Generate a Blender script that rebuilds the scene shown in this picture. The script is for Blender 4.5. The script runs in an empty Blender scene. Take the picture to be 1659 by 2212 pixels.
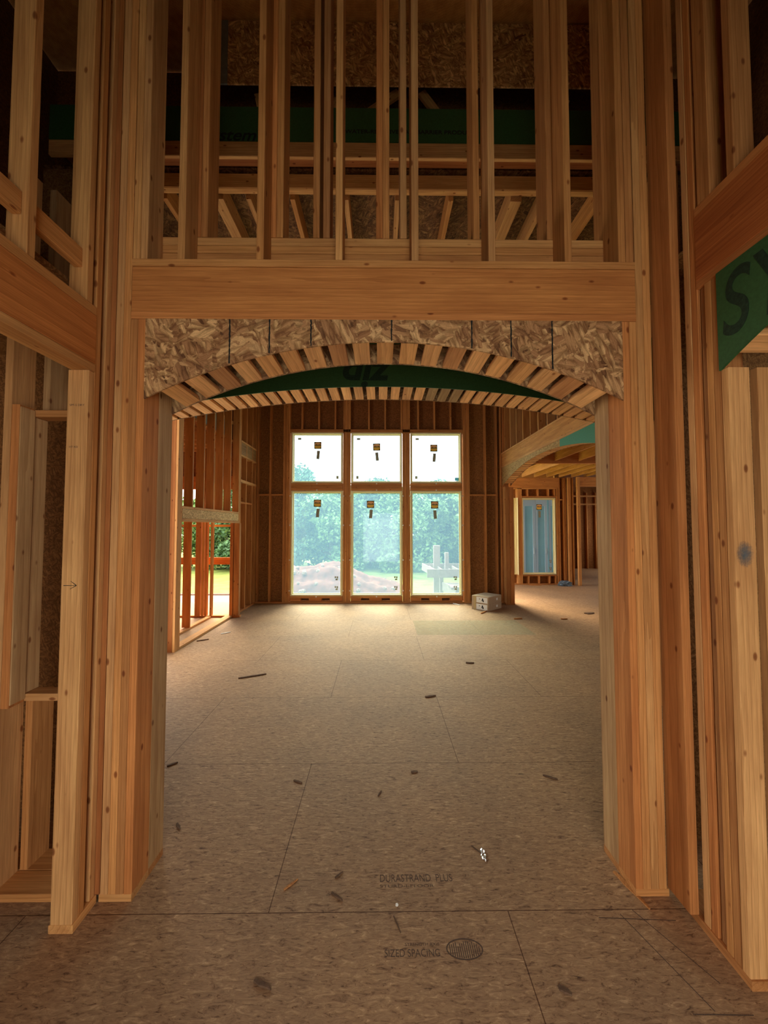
import bpy, bmesh, math, random
from mathutils import Vector, Matrix, Euler
random.seed(7)
C = bpy.context.scene.collection
S = 0.0254                      # everything below is laid out in inches
PI = math.pi
R = math.radians

# ------------------------------------------------------------------ camera
cam_d = bpy.data.cameras.new('camera'); cam = bpy.data.objects.new('camera', cam_d); C.objects.link(cam)
cam_d.sensor_fit = 'VERTICAL'; cam_d.sensor_height = 36.0; cam_d.lens = 36.0*831/2212
cam.location = (0, 0, 73*S)
cam.rotation_euler = (R(90+2.3), 0, R(-0.6))
cam_d.clip_start = 0.01; cam_d.clip_end = 500
bpy.context.scene.camera = cam

# ------------------------------------------------------------------ world, lights, exposure
W = bpy.data.worlds.new('overcast_sky'); bpy.context.scene.world = W; W.use_nodes = True
nt = W.node_tree; bg = nt.nodes['Background']
tc = nt.nodes.new('ShaderNodeTexCoord'); mp = nt.nodes.new('ShaderNodeMapping'); mp.inputs['Scale'].default_value = (1, 1, 3)
nz = nt.nodes.new('ShaderNodeTexNoise'); nz.inputs['Scale'].default_value = 1.6; nz.inputs['Detail'].default_value = 5
cr = nt.nodes.new('ShaderNodeValToRGB'); cr.color_ramp.elements[0].color = (0.98, 0.94, 0.86, 1); cr.color_ramp.elements[1].color = (1.0, 0.97, 0.90, 1)
cr.color_ramp.elements[0].position = 0.35; cr.color_ramp.elements[1].position = 0.6
nt.links.new(tc.outputs['Generated'], mp.inputs['Vector']); nt.links.new(mp.outputs['Vector'], nz.inputs['Vector'])
nt.links.new(nz.outputs['Fac'], cr.inputs['Fac']); nt.links.new(cr.outputs['Color'], bg.inputs['Color'])
bg.inputs['Strength'].default_value = 5.2

def area(name, loc, rot, sx, sy, power, col=(1, 1, 1)):
    d = bpy.data.lights.new(name, 'AREA'); d.shape = 'RECTANGLE'; d.size = sx*S; d.size_y = sy*S
    d.energy = power; d.color = col
    o = bpy.data.objects.new(name, d); C.objects.link(o); o.location = Vector(loc)*S; o.rotation_euler = rot
    return o
# added lamps: assumed entrance doorway behind the camera, and two side rooms without windows
e_ = area('assumed_entrance_light', (2, -66, 48), (R(82), 0, 0), 66, 88, 10.8, (1.0, 0.91, 0.80))  # added lamp, doorway assumed and out of view
e_.data.spread = R(115)
area('left_room_fill', (-226, 20, 60), (0, R(-90), 0), 70, 90, 5, (1.0, 0.95, 0.88))  # added lamp standing in for an assumed window, wall behind is solid
area('right_room_fill', (230, 10, 60), (0, R(90), 0), 70, 90, 4, (1.0, 0.92, 0.82))  # added lamp, no window built in this room
# unseen area lamps added to brighten the great room and the rooms beside it
area('left_opening_fill', (-126, 200, 75), (0, R(-90), 0), 140, 50, 50, (1.0, 0.95, 0.86))  # added lamp hung in the opening, no window there
area('back_room_fill', (404, 330, 70), (0, R(90), 0), 90, 300, 90, (1.0, 0.95, 0.86))
area('far_room_fill', (404, 620, 70), (0, R(90), 0), 90, 100, 35, (1.0, 0.93, 0.82))  # added to lift the dark far passage
area('porch_side_fill', (-414, 220, 60), (0, R(-90), 0), 90, 180, 60, (1.0, 0.95, 0.88))
sun = bpy.data.lights.new('sun', 'SUN'); sun.energy = 15.0; sun.angle = R(40); sun.color = (1, 0.82, 0.52)
so = bpy.data.objects.new('sun', sun); C.objects.link(so); so.rotation_euler = (R(-46), 0, R(8)); so.location = (0, 0, 20)

vs = bpy.context.scene.view_settings
bpy.context.scene.display_settings.display_device = 'sRGB'
vs.view_transform = 'Standard'; vs.look = 'None'; vs.gamma = 1.0; vs.use_curve_mapping = False
vs.exposure = 0.0

# ------------------------------------------------------------------ materials
def newmat(name):
    m = bpy.data.materials.new(name); m.use_nodes = True
    n = m.node_tree.nodes; l = m.node_tree.links; b = n['Principled BSDF']
    b.inputs['Roughness'].default_value = 0.75
    if 'Specular IOR Level' in b.inputs: b.inputs['Specular IOR Level'].default_value = 0.25
    return m, n, l, b
def ramp(n, pts):
    r = n.new('ShaderNodeValToRGB'); e = r.color_ramp.elements
    while len(e) < len(pts): e.new(0.5)
    for i, (p, c) in enumerate(pts): e[i].position = p; e[i].color = (*c, 1)
    return r
def mul(n, l, a, b, fac=1.0, mode='MULTIPLY'):
    m = n.new('ShaderNodeMix'); m.data_type = 'RGBA'; m.blend_type = mode
    m.inputs[0].default_value = fac
    l.new(a, m.inputs[6]); l.new(b, m.inputs[7]); return m.outputs[2]
def noise(n, l, vec, scale, detail=3, rough=0.5, dist=0):
    t = n.new('ShaderNodeTexNoise'); t.inputs['Scale'].default_value = scale; t.inputs['Detail'].default_value = detail
    t.inputs['Roughness'].default_value = rough; t.inputs['Distortion'].default_value = dist
    l.new(vec, t.inputs['Vector']); return t.outputs['Fac']
def mapping(n, l, vec, scale=(1, 1, 1), rot=(0, 0, 0), loc=(0, 0, 0)):
    m = n.new('ShaderNodeMapping'); m.inputs['Scale'].default_value = scale; m.inputs['Rotation'].default_value = rot
    m.inputs['Location'].default_value = loc; l.new(vec, m.inputs['Vector']); return m.outputs['Vector']

def lumber_material(name, light, dark, knots=True):
    m, n, l, b = newmat(name)
    tc = n.new('ShaderNodeTexCoord'); oi = n.new('ShaderNodeObjectInfo')
    off = n.new('ShaderNodeVectorMath'); off.operation = 'MULTIPLY_ADD'
    cb = n.new('ShaderNodeCombineXYZ')
    for i, k in enumerate((0.31, 0.17, 37.0)):
        mm = n.new('ShaderNodeMath'); mm.operation = 'MULTIPLY'; mm.inputs[1].default_value = k
        l.new(oi.outputs['Random'], mm.inputs[0]); l.new(mm.outputs[0], cb.inputs[i])
    off.inputs[1].default_value = (1, 1, 1)
    l.new(tc.outputs['Object'], off.inputs[0]); l.new(cb.outputs[0], off.inputs[2])
    v = off.outputs[0]
    # growth rings, drawn out along the board
    v1 = mapping(n, l, v, (1, 1, 0.055))
    w = n.new('ShaderNodeTexWave'); w.wave_type = 'RINGS'; w.rings_direction = 'Z'; w.wave_profile = 'SAW'
    w.inputs['Scale'].default_value = 15; w.inputs['Distortion'].default_value = 5.0; w.inputs['Detail'].default_value = 2
    w.inputs['Detail Scale'].default_value = 1.3; l.new(v1, w.inputs['Vector'])
    rw = ramp(n, [(0.0, light), (0.7, tuple((a*0.72+c*0.28) for a, c in zip(light, dark))), (1.0, tuple((a*0.35+c*0.65) for a, c in zip(light, dark)))])
    l.new(w.outputs['Fac'], rw.inputs['Fac'])
    # fibre
    f = noise(n, l, mapping(n, l, v, (1, 1, 0.025)), 260, 3, 0.6)
    rf = ramp(n, [(0.3, (0.78, 0.74, 0.70)), (0.7, (1.08, 1.08, 1.08))]); l.new(f, rf.inputs['Fac'])
    # broad tone changes
    g = noise(n, l, mapping(n, l, v, (1, 1, 0.12)), 14, 3, 0.5)
    rg = ramp(n, [(0.3, (0.80, 0.72, 0.66)), (0.72, (1.12, 1.14, 1.12))]); l.new(g, rg.inputs['Fac'])
    c = mul(n, l, rw.outputs[0], rf.outputs[0]); c = mul(n, l, c, rg.outputs[0])
    if knots:
        vo = n.new('ShaderNodeTexVoronoi'); vo.inputs['Scale'].default_value = 1.0
        l.new(mapping(n, l, v, (11, 11, 5.5)), vo.inputs['Vector'])
        rk = ramp(n, [(0.0, (0.20, 0.09, 0.04)), (0.06, (0.34, 0.17, 0.08)), (0.13, (1, 1, 1))]); rk.color_ramp.interpolation = 'EASE'
        l.new(vo.outputs['Distance'], rk.inputs['Fac'])
        c = mul(n, l, c, rk.outputs[0], 0.85)
    c = mul(n, l, c, oi.outputs['Color'])
    l.new(c, b.inputs['Base Color'])
    bp = n.new('ShaderNodeBump'); bp.inputs['Strength'].default_value = 0.25; bp.inputs['Distance'].default_value = 0.002
    l.new(f, bp.inputs['Height']); l.new(bp.outputs[0], b.inputs['Normal'])
    return m
M_WOOD = lumber_material('framing_lumber', (0.68, 0.375, 0.155), (0.45, 0.21, 0.07))
M_WOOD_PLAIN = lumber_material('clear_lumber', (0.66, 0.38, 0.17), (0.47, 0.24, 0.09), knots=False)

def osb_material(name, cols, scale=1.0, contrast=1.0, tint=(1, 1, 1)):
    m, n, l, b = newmat(name)
    tc = n.new('ShaderNodeTexCoord'); v = tc.outputs['Object']
    # warp a little so the strands are ragged
    nw = n.new('ShaderNodeTexNoise'); nw.inputs['Scale'].default_value = 18*scale; nw.inputs['Detail'].default_value = 3; l.new(v, nw.inputs['Vector'])
    sub = n.new('ShaderNodeVectorMath'); sub.operation = 'MULTIPLY_ADD'; sub.inputs[1].default_value = (0.016, 0.016, 0.016); l.new(nw.outputs['Color'], sub.inputs[0]); l.new(v, sub.inputs[2])
    v = sub.outputs[0]
    prev = None
    for i, (ang, sx, sy) in enumerate([(8, 9, 40), (36, 11, 50), (-28, 10, 46), (70, 14, 52)]):
        vo = n.new('ShaderNodeTexVoronoi'); vo.distance = 'MANHATTAN'; vo.inputs['Scale'].default_value = scale; vo.inputs['Randomness'].default_value = 1.0
        l.new(mapping(n, l, mapping(n, l, v, (1, 1, 1), (0, 0, R(ang))), (sx, sy, 25)), vo.inputs['Vector'])
        rr = ramp(n, [(k/(len(cols)-1), c) for k, c in enumerate(cols)]); l.new(vo.outputs['Color'], rr.inputs['Fac'])
        mv = mapping(n, l, mapping(n, l, v, (1, 1, 1), (0, 0, R(ang))), (sx, sy, 25))
        de = n.new('ShaderNodeTexVoronoi'); de.feature = 'F1'; de.distance = 'MANHATTAN'; de.inputs['Scale'].default_value = scale; l.new(mv, de.inputs['Vector'])
        re_ = ramp(n, [(0.55, (1, 1, 1)), (0.95, (0.55, 0.5, 0.45))]); l.new(de.outputs['Distance'], re_.inputs['Fac'])
        st = noise(n, l, mapping(n, l, mapping(n, l, v, (1, 1, 1), (0, 0, R(ang))), (sx*0.8, sy*6, 25)), scale, 3, 0.6)
        rs_ = ramp(n, [(0.3, (0.72, 0.68, 0.64)), (0.65, (1.12, 1.12, 1.12))]); l.new(st, rs_.inputs['Fac'])
        class _o: pass
        cc = mul(n, l, mul(n, l, rr.outputs[0], re_.outputs[0]), rs_.outputs[0]); rr = _o(); rr.outputs = [cc]
        if prev is None: prev = rr.outputs[0]
        else:
            mk = noise(n, l, mapping(n, l, v, (1, 1, 1), (0, 0, 0), (i*3.1, i*1.7, 0)), 11*scale, 3, 0.65, 0.8)
            rm = ramp(n, [(0.50, (0, 0, 0)), (0.53, (1, 1, 1))]); l.new(mk, rm.inputs['Fac'])
            mx = n.new('ShaderNodeMix'); mx.data_type = 'RGBA'; l.new(rm.outputs[0], mx.inputs[0]); l.new(prev, mx.inputs[6]); l.new(rr.outputs[0], mx.inputs[7]); prev = mx.outputs[2]
    f = noise(n, l, v, 240*scale, 3, 0.7)
    rf = ramp(n, [(0.3, (0.8, 0.78, 0.75)), (0.7, (1.1, 1.1, 1.1))]); l.new(f, rf.inputs['Fac'])
    c = mul(n, l, prev, rf.outputs[0])
    oi = n.new('ShaderNodeObjectInfo'); c = mul(n, l, c, oi.outputs['Color'])
    l.new(c, b.inputs['Base Color'])
    bp = n.new('ShaderNodeBump'); bp.inputs['Strength'].default_value = 0.3; bp.inputs['Distance'].default_value = 0.002
    l.new(f, bp.inputs['Height']); l.new(bp.outputs[0], b.inputs['Normal'])
    return m
M_OSB = osb_material('strand_board', [(0.10, 0.045, 0.02), (0.32, 0.165, 0.075), (0.42, 0.24, 0.11), (0.62, 0.41, 0.20), (0.22, 0.11, 0.05)], 0.75)
M_OSB_PALE = osb_material('pale_strand_board', [(0.40, 0.29, 0.15), (0.62, 0.48, 0.28), (0.70, 0.56, 0.34), (0.78, 0.64, 0.42)], 1.5)
M_OSB_FINE = osb_material('sheathing_board', [(0.30, 0.15, 0.05), (0.42, 0.22, 0.08), (0.36, 0.18, 0.06), (0.50, 0.28, 0.11)], 1.8)

def floor_material():
    m, n, l, b = newmat('worn_subfloor')
    tc = n.new('ShaderNodeTexCoord'); v = tc.outputs['Object']
    a = noise(n, l, mapping(n, l, v, (1, 3.6, 1)), 17, 9, 0.74, 1.1)
    ra = ramp(n, [(0.32, (0.085, 0.042, 0.022)), (0.44, (0.31, 0.18, 0.096)), (0.57, (0.42, 0.26, 0.14)), (0.72, (0.72, 0.49, 0.28))]); l.new(a, ra.inputs['Fac'])
    g = noise(n, l, v, 1.1, 4, 0.6)
    rg = ramp(n, [(0.3, (0.86, 0.85, 0.86)), (0.7, (1.12, 1.08, 1.02))]); l.new(g, rg.inputs['Fac'])
    c = mul(n, l, ra.outputs[0], rg.outputs[0])
    # dark flecks of torn strands
    for sc, st, th in ((17, (1, 3.0, 1), 0.07), (33, (1.3, 3.0, 1), 0.08), (9, (2.8, 1.0, 1), 0.035)):
        vo = n.new('ShaderNodeTexVoronoi'); vo.inputs['Scale'].default_value = sc
        nn = n.new('ShaderNodeTexNoise'); nn.inputs['Scale'].default_value = 40; l.new(v, nn.inputs['Vector'])
        ad = n.new('ShaderNodeVectorMath'); ad.operation = 'MULTIPLY_ADD'; ad.inputs[1].default_value = (0.09, 0.03, 0.0); l.new(nn.outputs['Color'], ad.inputs[0]); l.new(v, ad.inputs[2])
        l.new(mapping(n, l, ad.outputs[0], st), vo.inputs['Vector'])
        rk = ramp(n, [(0.0, (0.22, 0.15, 0.10)), (th, (0.45, 0.35, 0.28)), (th*2, (1, 1, 1))]); l.new(vo.outputs['Distance'], rk.inputs['Fac'])
        c = mul(n, l, c, rk.outputs[0], 0.8)
    # panel joints: four-foot rows, staggered butt joints
    br = n.new('ShaderNodeTexBrick'); br.inputs['Scale'].default_value = 1.0
    br.inputs['Brick Width'].default_value = 91.0*S; br.inputs['Row Height'].default_value = 46.2*S; br.inputs['Mortar Size'].default_value = 0.11*S
    br.inputs['Mortar Smooth'].default_value = 0.4; br.offset = 0.5
    br.inputs['Color1'].default_value = (1, 1, 1, 1); br.inputs['Color2'].default_value = (0.96, 0.97, 0.97, 1); br.inputs['Mortar'].default_value = (0.30, 0.22, 0.17, 1)
    l.new(mapping(n, l, v, (1, 1, 1), (0, 0, 0), ((-24.4+91.0*10)*S, (-76.1+46.2*20)*S, 0)), br.inputs['Vector'])
    c = mul(n, l, c, br.outputs['Color'])
    l.new(c, b.inputs['Base Color'])
    b.inputs['Roughness'].default_value = 0.7
    bp = n.new('ShaderNodeBump'); bp.inputs['Strength'].default_value = 0.35; bp.inputs['Distance'].default_value = 0.003
    l.new(a, bp.inputs['Height']); l.new(bp.outputs[0], b.inputs['Normal'])
    return m
M_FLOOR = floor_material()

def flat(name, col, rough=0.7, var=0.12, scale=30, metal=0.0):
    m, n, l, b = newmat(name)
    tc = n.new('ShaderNodeTexCoord')
    f = noise(n, l, tc.outputs['Object'], scale, 4, 0.6)
    r = ramp(n, [(0.3, tuple(c*(1-var) for c in col)), (0.7, tuple(min(1, c*(1+var)) for c in col))]); l.new(f, r.inputs['Fac'])
    l.new(r.outputs[0], b.inputs['Base Color']); b.inputs['Roughness'].default_value = rough; b.inputs['Metallic'].default_value = metal
    return m
M_GREEN = flat('green_coated_sheathing', (0.032, 0.10, 0.034), 0.55, 0.15, 60)
M_INK = flat('black_print', (0.012, 0.016, 0.016), 0.6, 0.1)
M_GREYBOARD = flat('grey_coated_board', (0.20, 0.21, 0.18), 0.7, 0.15, 25)
M_VINYL = flat('pale_window_frame', (0.80, 0.72, 0.42), 0.5, 0.04)
M_CARD = flat('cardboard', (0.46, 0.34, 0.22), 0.8, 0.08)
M_WHITE = flat('white_paper_label', (0.80, 0.80, 0.76), 0.7, 0.04)
M_TAPE = flat('tan_packing_tape', (0.50, 0.38, 0.18), 0.4, 0.04)
M_YELLOW = flat('yellow_sticker', (0.85, 0.58, 0.10), 0.6, 0.04)
M_ORANGE = flat('peach_sticker', (0.80, 0.48, 0.22), 0.6, 0.04)
M_OLIVE = flat('dark_olive_sticker', (0.12, 0.10, 0.045), 0.6, 0.1)
M_GREYLBL = flat('grey_printed_label', (0.30, 0.31, 0.24), 0.7, 0.5, 90)
M_CLIP = flat('white_plastic_clip', (0.75, 0.72, 0.68), 0.5, 0.04)
M_BLUE = flat('blue_label', (0.10, 0.42, 0.72), 0.5, 0.05)
M_SLATE = flat('blue_grey_plastic', (0.12, 0.17, 0.22), 0.35, 0.25, 25)
M_PALEWOOD = flat('weathered_pale_wood', (0.40, 0.31, 0.27), 0.8, 0.12, 12)
M_DECK = flat('pink_deck_board', (0.32, 0.21, 0.18), 0.8, 0.1, 10)
M_DIRT = flat('red_clay', (0.17, 0.062, 0.04), 0.95, 0.4, 3)
M_GRASS = flat('green_grass', (0.22, 0.27, 0.06), 0.95, 0.35, 1.6)
M_BLADE = flat('grass_blade', (0.34, 0.46, 0.14), 0.95, 0.3, 2.2)
M_LEAF = flat('tree_leaf', (0.10, 0.20, 0.09), 0.8, 0.45, 1.3)
M_LEAF2 = flat('pale_tree_leaf', (0.17, 0.28, 0.09), 0.8, 0.4, 1.3)
M_BARK = flat('bark', (0.10, 0.075, 0.06), 0.95, 0.3, 8)
M_ROCK = flat('pale_clod', (0.30, 0.20, 0.14), 0.95, 0.2, 8)
M_PATIO = flat('white_door_frame', (0.80, 0.84, 0.90), 0.5, 0.05)
M_PATIOGL = flat('blue_door_glass', (0.42, 0.74, 0.80), 0.25, 0.10, 2)
M_FOIL = flat('crumpled_foil', (0.8, 0.8, 0.8), 0.25, 0.1, 40, 1.0)
M_STEEL = flat('steel_hardware', (0.6, 0.58, 0.55), 0.35, 0.1, 40, 1.0)
M_DARKWOOD = flat('dark_dirty_offcut', (0.13, 0.075, 0.045), 0.9, 0.3, 60)
M_LETTER = flat('faded_lettering', (0.012, 0.035, 0.02), 0.6, 0.4, 60)
M_FADED = flat('faded_stamp_ink', (0.11, 0.07, 0.05), 0.9, 0.5, 260)

def glass_material():
    m = bpy.data.materials.new('flare_haze_tinted_glass'); m.use_nodes = True
    n = m.node_tree.nodes; l = m.node_tree.links; n.remove(n['Principled BSDF'])
    out = n['Material Output']
    tr = n.new('ShaderNodeBsdfTransparent'); tr.inputs['Color'].default_value = (0.84, 0.94, 1.0, 1)
    gl = n.new('ShaderNodeBsdfGlossy'); gl.inputs['Roughness'].default_value = 0.03; gl.inputs['Color'].default_value = (0.9, 0.95, 1, 1)
    tl = n.new('ShaderNodeBsdfTranslucent'); tl.inputs['Color'].default_value = (0.36, 0.66, 1.0, 1)  # bluish layer puts flare haze into the pane
    m1 = n.new('ShaderNodeMixShader'); m1.inputs[0].default_value = 0.085
    m2 = n.new('ShaderNodeMixShader'); m2.inputs[0].default_value = 0.018
    l.new(tr.outputs[0], m1.inputs[1]); l.new(tl.outputs[0], m1.inputs[2]); l.new(m1.outputs[0], m2.inputs[1]); l.new(gl.outputs[0], m2.inputs[2])
    l.new(m2.outputs[0], out.inputs['Surface']); return m
M_GLASS = glass_material()

# tints of single boards (the wood itself: spruce, fir, greyed boards)
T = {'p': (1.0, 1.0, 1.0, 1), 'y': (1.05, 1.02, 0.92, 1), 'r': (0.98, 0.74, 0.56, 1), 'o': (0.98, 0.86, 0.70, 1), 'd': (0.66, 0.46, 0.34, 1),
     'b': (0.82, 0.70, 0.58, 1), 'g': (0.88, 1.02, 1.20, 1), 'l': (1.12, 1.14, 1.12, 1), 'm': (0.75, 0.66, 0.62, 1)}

# ------------------------------------------------------------------ helpers
def tag(o, label=None, cat=None, group=None, kind=None):
    if label: o['label'] = label
    if cat: o['category'] = cat
    if group: o['group'] = group
    if kind: o['kind'] = kind
    return o
def setpar(o, parent):
    if parent is not None:
        o.parent = parent
        o.matrix_parent_inverse = Matrix.LocRotScale(parent.location, parent.rotation_euler, None).inverted()
def empty(name, loc=(0, 0, 0)):
    o = bpy.data.objects.new(name, None); C.objects.link(o); o.location = Vector(loc)*S
    o.empty_display_size = 0.1; return o
def link(name, bm, mat, parent=None, smooth=False, loc=None, rot=None):
    me = bpy.data.meshes.new(name); bm.to_mesh(me); bm.free()
    if smooth:
        for p in me.polygons: p.use_smooth = True
    me.materials.append(mat)
    o = bpy.data.objects.new(name, me); C.objects.link(o)
    if loc is not None: o.location = Vector(loc)*S
    if rot is not None: o.rotation_euler = rot
    setpar(o, parent); return o
def prism(bm, w, h, L, ch=0.1):
    """stick along Z with eased long edges, centred, inches in, metres out"""
    ch = min(ch, w*0.2, h*0.2); a, b = w/2, h/2
    pr = [(-a+ch, -b), (a-ch, -b), (a, -b+ch), (a, b-ch), (a-ch, b), (-a+ch, b), (-a, b-ch), (-a, -b+ch)]
    lo = [bm.verts.new((x*S, y*S, -L/2*S)) for x, y in pr]; hi = [bm.verts.new((x*S, y*S, L/2*S)) for x, y in pr]
    for i in range(8): bm.faces.new((lo[i], lo[(i+1) % 8], hi[(i+1) % 8], hi[i]))
    bm.faces.new(lo[::-1]); bm.faces.new(hi)
def board(name, x, y, z, tint='p', parent=None, mat=None, ch=0.1, lean=None):
    """one stick of lumber filling the box x, y, z (inches); grain follows its longest side"""
    dx, dy, dz = x[1]-x[0], y[1]-y[0], z[1]-z[0]
    c = ((x[0]+x[1])/2, (y[0]+y[1])/2, (z[0]+z[1])/2)
    bm = bmesh.new()
    if dz >= dx and dz >= dy: prism(bm, dx, dy, dz, ch); rot = (0, 0, 0)
    elif dx >= dy: prism(bm, dz, dy, dx, ch); rot = (0, R(90), 0)
    else: prism(bm, dx, dz, dy, ch); rot = (R(-90), 0, 0)
    if lean: rot = (rot[0]+lean[0], rot[1]+lean[1], rot[2]+lean[2])
    o = link(name, bm, mat or M_WOOD, parent, loc=c, rot=rot)
    if isinstance(tint, str): tint = T[tint]
    j = random.uniform(0.93, 1.06); o.color = (tint[0]*j, tint[1]*j, tint[2]*j, 1)
    return o
def stick(name, a, b, w, h, tint='p', parent=None, mat=None):
    """stick from point a to point b, w by h"""
    a = Vector(a); b = Vector(b); d = b-a
    bm = bmesh.new(); prism(bm, w, h, d.length)
    o = link(name, bm, mat or M_WOOD, parent, loc=(a+b)/2, rot=d.to_track_quat('Z', 'Y').to_euler())
    o.color = T[tint] if isinstance(tint, str) else tint; return o
def bxm(bm, x, y, z, M=None):
    vv = [bm.verts.new(Vector((a, b, c))*S if M is None else M @ (Vector((a, b, c))*S)) for c in z for b in y for a in x]
    for f in ((0, 2, 3, 1), (4, 5, 7, 6), (0, 1, 5, 4), (2, 6, 7, 3), (0, 4, 6, 2), (1, 3, 7, 5)): bm.faces.new([vv[i] for i in f])
def box(name, x, y, z, mat, parent=None, origin=None, bevel=0.0):
    c = origin or ((x[0]+x[1])/2, (y[0]+y[1])/2, (z[0]+z[1])/2)
    bm = bmesh.new(); bxm(bm, (x[0]-c[0], x[1]-c[0]), (y[0]-c[1], y[1]-c[1]), (z[0]-c[2], z[1]-c[2]))
    if bevel: bmesh.ops.bevel(bm, geom=bm.edges[:], offset=bevel*S, segments=2, affect='EDGES')
    return link(name, bm, mat, parent, loc=c)
def panel(name, x, y, z, mat, parent=None, tint=(1, 1, 1, 1)):
    """sheet whose own XY plane is its face (so strand patterns lie flat in it)"""
    dx, dy, dz = x[1]-x[0], y[1]-y[0], z[1]-z[0]; c = ((x[0]+x[1])/2, (y[0]+y[1])/2, (z[0]+z[1])/2)
    bm = bmesh.new()
    if dy <= dx and dy <= dz: bxm(bm, (-dx/2, dx/2), (-dz/2, dz/2), (-dy/2, dy/2)); rot = (R(90), 0, 0)
    elif dx <= dz: bxm(bm, (-dy/2, dy/2), (-dz/2, dz/2), (-dx/2, dx/2)); rot = (R(90), 0, R(90))
    else: bxm(bm, (-dx/2, dx/2), (-dy/2, dy/2), (-dz/2, dz/2)); rot = (0, 0, 0)
    o = link(name, bm, mat, parent, loc=c, rot=rot); o.color = tint; return o
def arch_panel(name, u0, u1, uc, zt, zc, Rr, thick, mat, plane, w0, parent=None, n=40, tint=(1, 1, 1, 1), zend=None):
    """sheet from an arc (centre uc,zc radius Rr) up to zt, between u0 and u1; plane 'y' lies in XZ at y=w0, plane 'x' lies in YZ at x=w0"""
    bm = bmesh.new(); cu, cz = (u0+u1)/2, zt
    lo, hi = [], []
    for i in range(n+1):
        u = u0+(u1-u0)*i/n; z = zc+math.sqrt(max(0, Rr*Rr-(u-uc)**2)); z = min(z, zt-0.01)
        lo.append((u-cu, z-cz)); hi.append((u-cu, 0))
    for k in (0, 1):
        pass
    V = [[[bm.verts.new((p[0]*S, p[1]*S, k*thick*S)) for p in row] for row in (lo, hi)] for k in (0, 1)]
    for i in range(n):
        bm.faces.new((V[0][0][i], V[0][1][i], V[0][1][i+1], V[0][0][i+1]))
        bm.faces.new((V[1][0][i], V[1][0][i+1], V[1][1][i+1], V[1][1][i]))
        bm.faces.new((V[0][0][i], V[0][0][i+1], V[1][0][i+1], V[1][0][i]))
        bm.faces.new((V[0][1][i], V[1][1][i], V[1][1][i+1], V[0][1][i+1]))
    for e in (0, n):
        bm.faces.new((V[0][0][e], V[1][0][e], V[1][1][e], V[0][1][e]))
    bmesh.ops.recalc_face_normals(bm, faces=bm.faces[:])
    # local (u, z, depth): depth axis points to -y (plane y) or +x (plane x)
    if plane == 'y': o = link(name, bm, mat, parent, loc=(cu, w0+thick, cz), rot=(R(90), 0, 0))
    else: o = link(name, bm, mat, parent, loc=(w0, cu, cz), rot=(R(90), 0, R(90)))
    o.color = tint; return o
def nailers(parent, uc, zc, Rr, half, pitch, w, lo, hi, plane, tints, thick=1.5, label_grey=None):
    """short flat blocks following the underside of an arch, from lo to hi across it"""
    n = int(half/pitch)
    for k in range(-n, n+1):
        a = k*pitch/Rr; r = Rr+thick/2+0.04
        u = uc+r*math.sin(a); z = zc+r*math.cos(a)
        L = hi-lo; bm = bmesh.new(); prism(bm, thick, w, L, 0.06)      # long axis Z
        t = tints[(k*7+k*k*3) % len(tints)]
        if plane == 'y':
            o = link('nailing_block', bm, M_WOOD, parent, loc=(u, (lo+hi)/2, z))
            # local Z -> +y, local Y -> tangent (cos a, -sin a), local X -> radial
            m = Matrix(((math.sin(a), math.cos(a), 0), (0, 0, 1), (math.cos(a), -math.sin(a), 0)))
        else:
            o = link('nailing_block', bm, M_WOOD, parent, loc=((lo+hi)/2, u, z))
            m = Matrix(((0, 0, 1), (math.sin(a), math.cos(a), 0), (math.cos(a), -math.sin(a), 0)))
        if m.determinant() < 0: m = m @ Matrix(((1, 0, 0), (0, -1, 0), (0, 0, 1)))
        o.rotation_euler = m.to_euler()
        j = random.uniform(0.9, 1.08); tt = T[t]; j *= 1.26; o.color = (tt[0]*j, tt[1]*j*1.04, tt[2]*j*1.1, 1)
def text(name, s, size, loc, rot, mat, parent=None, extrude=0.02, width=None, bold=0.0, shear=0.0, kind=None):
    cu = bpy.data.curves.new(name, 'FONT'); cu.body = s; cu.size = size*S; cu.extrude = extrude*S; cu.offset = bold*S; cu.shear = shear
    cu.align_x = 'CENTER'; cu.align_y = 'CENTER'
    t = bpy.data.objects.new(name+'_curve', cu); C.objects.link(t)
    bpy.context.view_layer.update()
    me = bpy.data.meshes.new_from_object(t.evaluated_get(bpy.context.evaluated_depsgraph_get()))
    me.transform(Matrix.Identity(4))
    C.objects.unlink(t); bpy.data.objects.remove(t)
    if width and len(me.vertices):
        xs = [v.co.x for v in me.vertices]; k = width*S/(max(xs)-min(xs))
        for v in me.vertices: v.co.x *= k
    me.materials.clear(); me.materials.append(mat)
    o = bpy.data.objects.new(name, me); C.objects.link(o); o.location = Vector(loc)*S; o.rotation_euler = rot; setpar(o, parent); return o
ORD = ['first', 'second', 'third', 'fourth', 'fifth', 'sixth', 'seventh', 'eighth', 'ninth', 'tenth', 'eleventh', 'twelfth', 'thirteenth', 'fourteenth']

# ------------------------------------------------------------------ floor, ground
bm = bmesh.new()
for x, y in (((-230, 127.5), (-72, 382)), ((127.5, 420), (-72, 700)), ((-420, -230), (84, 324)), ):
    bxm(bm, x, y, (-10, 0))
fl = tag(link('floor', bm, M_FLOOR), kind='structure')
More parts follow.
